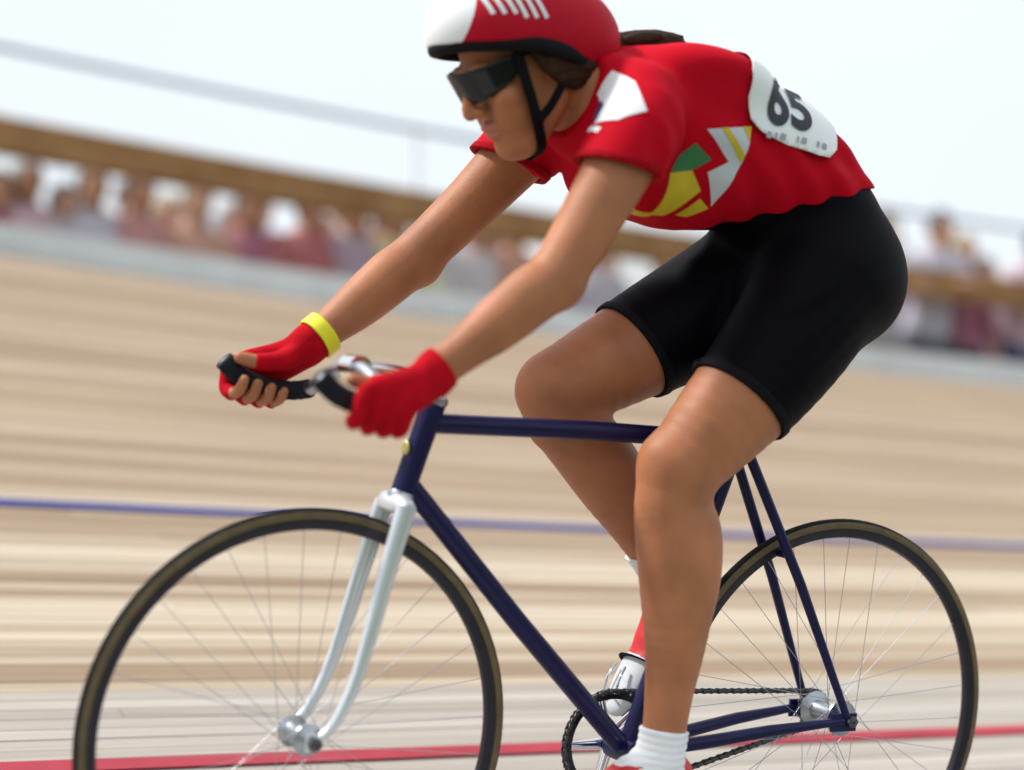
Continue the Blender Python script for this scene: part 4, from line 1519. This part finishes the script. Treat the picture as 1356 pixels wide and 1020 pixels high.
def spectator(pose):
    """Faces +Y, feet at z=0: 'stand' leans its forearms on a rail, 'idle' stands with arms down, 'sit' sits on a chair."""
    hgt = 0.0
    lift = 0.0 if pose != 'sit' else -.40
    h = .012
    def fld(lo, hi): return Field(lo, hi, h)
    lean = .10 if pose == 'stand' else 0.0
    hip = np.array([0, 0, .90 + lift]); ch = np.array([0, .02 + lean, 1.27 + lift]); nk = np.array([0, .03 + lean * 1.3, 1.45 + lift]); hd = np.array([0, .06 + lean * 1.5, 1.58 + lift])
    def torso(f, off):
        f.loft([(0, 0, .84 + lift, .15, .11), (0, 0, .93 + lift, .165, .115), (0, .01 + lean * .4, 1.08 + lift, .14, .10), (*ch, .165, .115), (0, .02 + lean * 1.2, 1.40 + lift, .13, .08), (*nk, .06, .06)], .03, side=(1, 0, 0), off=off)
    def arms(f, off, n=9):
        for s_ in (-1, 1):
            sh = (s_ * .18, .02 + lean, 1.37 + lift)
            if pose == 'idle': q = [(*sh, .055), (s_ * .225, .0, 1.20, .046), (s_ * .235, .01, 1.07, .041), (s_ * .235, .06, .95, .036), (s_ * .225, .11, .84, .028), (s_ * .215, .13, .76, .034)]
            elif pose == 'stand': q = [(*sh, .055), (s_ * .225, .16, 1.25, .046), (s_ * .23, .24, 1.15, .042), (s_ * .17, .36, 1.16, .036), (s_ * .09, .44, 1.17, .028), (s_ * .03, .48, 1.17, .034)]
            else: q = [(*sh, .055), (s_ * .23, .04, .84, .046), (s_ * .235, .08, .73, .041), (s_ * .20, .20, .66, .036), (s_ * .15, .31, .64, .028), (s_ * .12, .38, .63, .034)]
            f.loft(q[:n], .02, off=off)
    def legs(f, off, n=9):
        for s_ in (-1, 1):
            if pose != 'sit': q = [(s_ * .085, 0, .88, .09), (s_ * .095, .01, .68, .078), (s_ * .10, .02, .48, .058), (s_ * .10, .0, .33, .055), (s_ * .105, -.02, .10, .040)]
            else: q = [(s_ * .09, .0, .47, .09), (s_ * .11, .22, .50, .078), (s_ * .12, .43, .49, .058), (s_ * .12, .44, .33, .055), (s_ * .12, .42, .10, .040)]
            f.loft(q[:n], .03, off=off)
    fy = .44 if pose == 'sit' else 0
    top = 1.75 + lift
    f = fld((-.32, -.25, -.02), (.32, .66, top)); torso(f, -.012); arms(f, 0); legs(f, -.012)
    f.loft([(*nk, .055), (*(nk + [0, .01, .06]), .052)], .02); f.ball(hd, (.095, .078, .118), .02, F=(0, 1, 0)); f.ball(hd + [0, .085, -.03], (.022, .016, .024), .015, F=(0, 1, 0))
    f.ball(hd + [0, .05, -.075], (.05, .048, .05), .02, F=(0, 1, 0))
    for s_ in (-1, 1): f.loft([(s_ * .105, fy - .03, .05, .045), (s_ * .115, fy + .08, .035, .045), (s_ * .12, fy + .17, .025, .035)], .02)
    b = f.obj('person', sm['k'][0])
    f = fld((-.32, -.25, .35), (.32, .66, top)); torso(f, .012); arms(f, .012, 4 if pose != 'stand' else 3); f.clip((0, 0, .86 + lift), (0, 0, -1)); f.clip((0, 0, 1.455 + lift), (0, 0, 1))
    s1 = f.obj('shirt', sm['s'][0], b)
    f = fld((-.32, -.25, -.02), (.32, .66, 1.1)); legs(f, .010); f.loft([(0, 0, .86 + lift, .155, .115), (0, 0, .95 + lift, .155, .105)], .03, side=(1, 0, 0)); f.clip((0, 0, .07), (0, 0, -1)); f.clip((0, 0, .93 + lift), (0, 0, 1))
    s2 = f.obj('trousers', sm['t'][0], b)
    f = fld((-.2, -.2, 1.3 + lift), (.2, .5, top + .05)); f.ball(hd + [0, -.014, .022], (.100, .090, .116), .01, F=(0, 1, 0)); f.ball(hd + [0, .095, -.06], (.07, .085, .12), .015, F=(0, 1, 0), sub=True)
    f.clip(hd + [0, 0, -.09], (0, 0, -1))
    s3 = f.obj('hair', sm['h'][0], b)
    for o in (b, s1, s2, s3): o.material_slots[0].link = 'OBJECT'
    return b


CN = {0: 'salmon', 1: 'pink', 2: 'lavender', 3: 'white', 4: 'dark red', 5: 'mauve', 6: 'peach', 7: 'navy', 8: 'orange', 9: 'maroon', 10: 'yellow'}
HN = ['black', 'brown', 'blond', 'dark', 'grey']
TN = ['navy', 'grey', 'beige', 'blue', 'pale']
chair_me = None


def make_chair():
    r = empty('folding_chair')
    m_ = MB(); m_.box((0, 0, .435), (.42, .40, .03)); m_.build('seat', MATS['post_grey'], r, smooth=False)
    m_ = MB(); m_.box((0, -.205, .70), (.42, .02, .22)); m_.build('backrest', MATS['post_grey'], r, smooth=False)
    for sx in (-1, 1):
        for sy in (-1, 1):
            m_ = MB(); m_.tube([(sx * .19, sy * .17, .42), (sx * .20, sy * .20, 0)], .011, n=8); m_.build('leg', MATS['rail_dark'], r)
    for sx in (-1, 1):
        m_ = MB(); m_.tube([(sx * .19, -.17, .42), (sx * .19, -.20, .81)], .011, n=8); m_.build('back_post', MATS['rail_dark'], r)
    return r


def dup(root):
    r = root.copy(); link(r)
    for c_ in root.children:
        k = c_.copy(); link(k); k.parent = r
    return r


protos = {k: spectator(k) for k in ('stand', 'idle', 'sit')}
chair0 = make_chair()
used = {k: False for k in protos}; chair_used = False
# (pose, s along the track, metres behind the top edge, height factor, shirt, trousers, hair, turn)
CROWD = [('idle', -2.15, 2.7, 1.0, 3, 0, 0, 5), ('idle', -2.62, 2.9, .98, 2, 1, 1, 0), ('idle', -3.05, 2.6, 1.0, 6, 2, 3, -5), ('idle', -3.50, 2.9, .97, 3, 4, 3, 0), ('idle', -3.92, 2.65, 1.0, 2, 2, 2, 4), ('idle', -4.35, 2.9, .98, 1, 0, 3, 0), ('idle', -4.80, 2.7, 1.0, 3, 1, 2, 0), ('idle', -5.25, 2.9, .97, 6, 3, 0, -4), ('idle', -1.70, 2.8, .96, 1, 4, 1, 3),
         ('sit', -.40, 1.50, 1.0, 5, 2, 0, 0), ('sit', .05, 1.55, .98, 0, 1, 1, 0), ('sit', .45, 1.5, 1.0, 2, 0, 3, 0), ('sit', -1.36, 1.35, .96, 5, 3, 3, 4), ('sit', -2.02, 1.62, 1.0, 1, 0, 4, 0), ('sit', -3.70, 1.35, .98, 0, 2, 3, -4), ('sit', -4.38, 1.55, 1.0, 5, 4, 0, 3), ('sit', -4.95, 1.3, .97, 1, 1, 2, 0),
         ('sit', -.20, 1.02, 1.0, 8, 1, 0, 0), ('sit', .30, 1.06, .98, 1, 2, 3, 0), ('sit', -2.42, 1.38, .97, 8, 1, 3, 0), ('sit', -3.18, 1.42, 1.0, 2, 2, 0, 0), ('idle', -5.95, 1.7, .95, 0, 2, 0, 0), ('idle', -6.85, 1.5, .96, 5, 0, 4, 0), ('idle', -7.35, 1.55, .94, 6, 1, 0, 0), ('idle', -8.15, 1.55, .96, 4, 0, 2, 0), ('idle', -5.45, 1.35, .95, 2, 3, 2, 0),
         ('sit', -1.62, 1.62, 1.0, 3, 0, 2, 5), ('sit', -1.05, 1.05, 1.0, 2, 1, 1, -4), ('sit', -2.60, 1.70, .98, 0, 3, 3, 3), ('sit', -2.28, 1.04, 1.0, 4, 2, 0, 6), ('sit', -3.02, 1.85, 1.0, 6, 0, 1, -6),
         ('sit', -3.34, 1.06, .98, 3, 3, 4, 2), ('sit', -3.88, 1.70, 1.0, 5, 1, 0, 0), ('sit', -1.62, 1.05, .97, 8, 3, 2, 0), ('sit', -.70, 1.06, 1.0, 1, 3, 4, 5), ('sit', -2.82, 1.04, .99, 10, 3, 1, -3),
         ('sit', -.55, 1.04, .94, 9, 0, 1, 0), ('sit', -.90, 1.10, .92, 4, 1, 0, 8), ('sit', .15, 1.3, .95, 3, 3, 3, 0), ('stand', 1.2, 1.0, 1.02, 7, 2, 1, 5),
         ('sit', -1.30, 1.05, 1.0, 0, 0, 1, 6), ('sit', -1.95, 1.10, .98, 9, 1, 3, -8), ('sit', -2.55, 1.05, 1.0, 5, 4, 2, 4), ('sit', -3.05, 1.12, .97, 1, 2, 0, 0), ('sit', -3.60, 1.06, 1.0, 8, 0, 1, -5),
         ('sit', -.72, 1.75, 1.0, 6, 3, 1, 0), ('sit', -2.25, 2.0, .98, 2, 2, 4, 0), ('sit', -3.35, 1.95, 1.0, 3, 1, 1, 7), ('sit', -4.15, 1.1, 1.0, 2, 1, 3, 0), ('sit', -4.65, 1.05, .97, 3, 0, 0, 0),
         ('stand', -5.75, 1.0, .97, 5, 0, 0, 0), ('stand', -6.22, 1.02, 1.0, 3, 2, 1, 6), ('stand', -6.68, 1.0, 1.03, 2, 1, 3, -5), ('idle', -7.08, 1.12, .98, 9, 0, 2, 0), ('stand', -7.50, 1.0, 1.0, 1, 3, 0, 4),
         ('stand', -7.98, 1.02, .98, 0, 1, 1, 0), ('idle', -8.45, 1.15, 1.0, 7, 2, 4, 0), ('stand', -8.92, 1.0, 1.02, 6, 0, 1, -6), ('stand', -9.6, 1.0, 1.0, 2, 3, 0, 0), ('idle', -10.3, 1.1, .97, 4, 2, 3, 5),
         ('idle', -6.45, 1.9, 1.0, 2, 0, 1, -12), ('idle', -7.20, 2.0, 1.02, 10, 1, 0, 0), ('idle', -7.85, 1.85, .99, 3, 3, 3, 9), ('idle', -8.60, 2.05, 1.0, 5, 1, 1, 0), ('idle', -9.3, 1.9, 1.03, 1, 0, 4, -8)]
for pose, s, back, hf_, a, b, c, turn in CROWD:
    p = tp(s, U_TOP, back, z=tz(s))
    th = YAW0 + KAPPA * s + math.radians(turn)
    r = protos[pose] if not used[pose] else dup(protos[pose])
    used[pose] = True
    r.location = p; r.rotation_euler = (0, 0, th); r.scale = (hf_, hf_, hf_)
    if pose == 'sit':
        ch_ = chair0 if not chair_used else dup(chair0)
        chair_used = True
        ch_.location = p; ch_.rotation_euler = (0, 0, th)
        tag(ch_, 'grey folding chair under the %s-haired spectator in the %s top and %s trousers' % (HN[c], CN[a], TN[b]), 'chair', 'folding chairs on the terrace')
    r.material_slots[0].material = sm['k'][(a + b) % 3]
    for o in r.children:
        n_ = o.name.split('.')[0]
        o.material_slots[0].material = sm['s'][a] if n_ == 'shirt' else sm['t'][b] if n_ == 'trousers' else sm['h'][c]
    where = {'stand': 'leaning on the timber rail', 'idle': 'standing on the terrace', 'sit': 'seated behind the timber rail'}[pose]
    tag(r, '%s-haired spectator in %s top and %s trousers %s' % (HN[c], CN[a], TN[b], where), 'person', 'spectators behind the track')

# ================================================================== FAR THINGS
# raised viewing platform with three-rail guard, beyond the terrace
PX0 = Vector((-4.6, -17.2, 0)); PX1 = Vector((6.5, -14.9, 0))
dirp = (PX1 - PX0).normalized(); L_ = (PX1 - PX0).length
plat = tag(empty('viewing_platform', PX0, (0, 0, math.atan2(dirp.y, dirp.x))), 'raised scaffold platform with thin three-bar guard rail behind the spectators', 'platform')
ZD = 3.62
m_ = MB(); m_.box((L_ / 2, -1.0, ZD), (L_, 2.0, .08)); m_.build('deck', MATS['canopy_white'], plat, smooth=False)
for zz in (4.02, 4.22, 4.42):
    m_ = MB(); m_.tube([(0, 0, zz), (L_, 0, zz)], .038, n=8); m_.build('rail', MATS['rail_dark'], plat)
for k in range(6):
    for y in (0, -1.9):
        m_ = MB(); m_.tube([(.05 + (L_ - .1) * k / 5, y, -.17), (.05 + (L_ - .1) * k / 5, y, 4.44 if y == 0 else ZD)], .024, n=8)
        m_.build('leg', MATS['post_grey'], plat)

# white marquee far behind the right-hand crowd: translucent cloth roof on poles
cm = mat('marquee_cloth', (0.86, 0.86, 0.90), 0.8, var=0.03, vscale=0.6)
_nt = cm.node_tree
_tr = _nt.nodes.new('ShaderNodeBsdfTranslucent'); _tr.inputs['Color'].default_value = (0.9, 0.9, 0.94, 1)
_ms = _nt.nodes.new('ShaderNodeMixShader'); _ms.inputs[0].default_value = 0.55
_nt.links.new(_nt.nodes['Principled BSDF'].outputs[0], _ms.inputs[1]); _nt.links.new(_tr.outputs[0], _ms.inputs[2])
_nt.links.new(_ms.outputs[0], _nt.nodes['Material Output'].inputs['Surface'])
tent = tag(empty('marquee', (-13.6, -16.5, 0), (0, 0, math.radians(2))), 'white cloth marquee with pitched roof far behind the spectators', 'marquee')
TW, TD, TE, TR = 10.0, 5.0, 3.75, 4.9
m_ = MB()
nx = 10
for side in (-1, 1):
    k0 = len(m_.v)
    for i in range(nx + 1):
        xx = -TW / 2 + TW * i / nx
        for j in range(6):
            t = j / 5
            sag = -.10 * math.sin(math.pi * t) - .06 * math.sin(math.pi * ((i % 5) / 5)) * (1 - t)
            m_.v.append((xx, side * TD / 2 * (1 - t), TE + (TR - TE) * t + sag))
    for i in range(nx):
        for j in range(5): m_.f.append((k0 + i * 6 + j, k0 + i * 6 + 6 + j, k0 + i * 6 + 7 + j, k0 + i * 6 + 1 + j))
m_.build('roof', cm, tent)
for side in (-1, 1):
    m_ = MB(); k0 = 0
    for i in range(nx * 4 + 1):
        xx = -TW / 2 + TW * i / (nx * 4)
        dz_ = -.06 * math.sin(math.pi * ((i / 4) % 5) / 5)
        for z_ in (TE + dz_, TE + dz_ - .22 - .05 * abs(math.sin(math.pi * i / 2))): m_.v.append((xx, side * (TD / 2 + .004), z_))
    for i in range(nx * 4): m_.f.append((2 * i, 2 * i + 2, 2 * i + 3, 2 * i + 1))
    m_.build('valance', cm, tent, smooth=False)
for xx in (-TW / 2, 0, TW / 2):
    for side in (-1, 1):
        m_ = MB(); m_.tube([(xx, side * TD / 2, -.18), (xx, side * TD / 2, TE)], .04, n=8); m_.build('pole', MATS['post_grey'], tent)
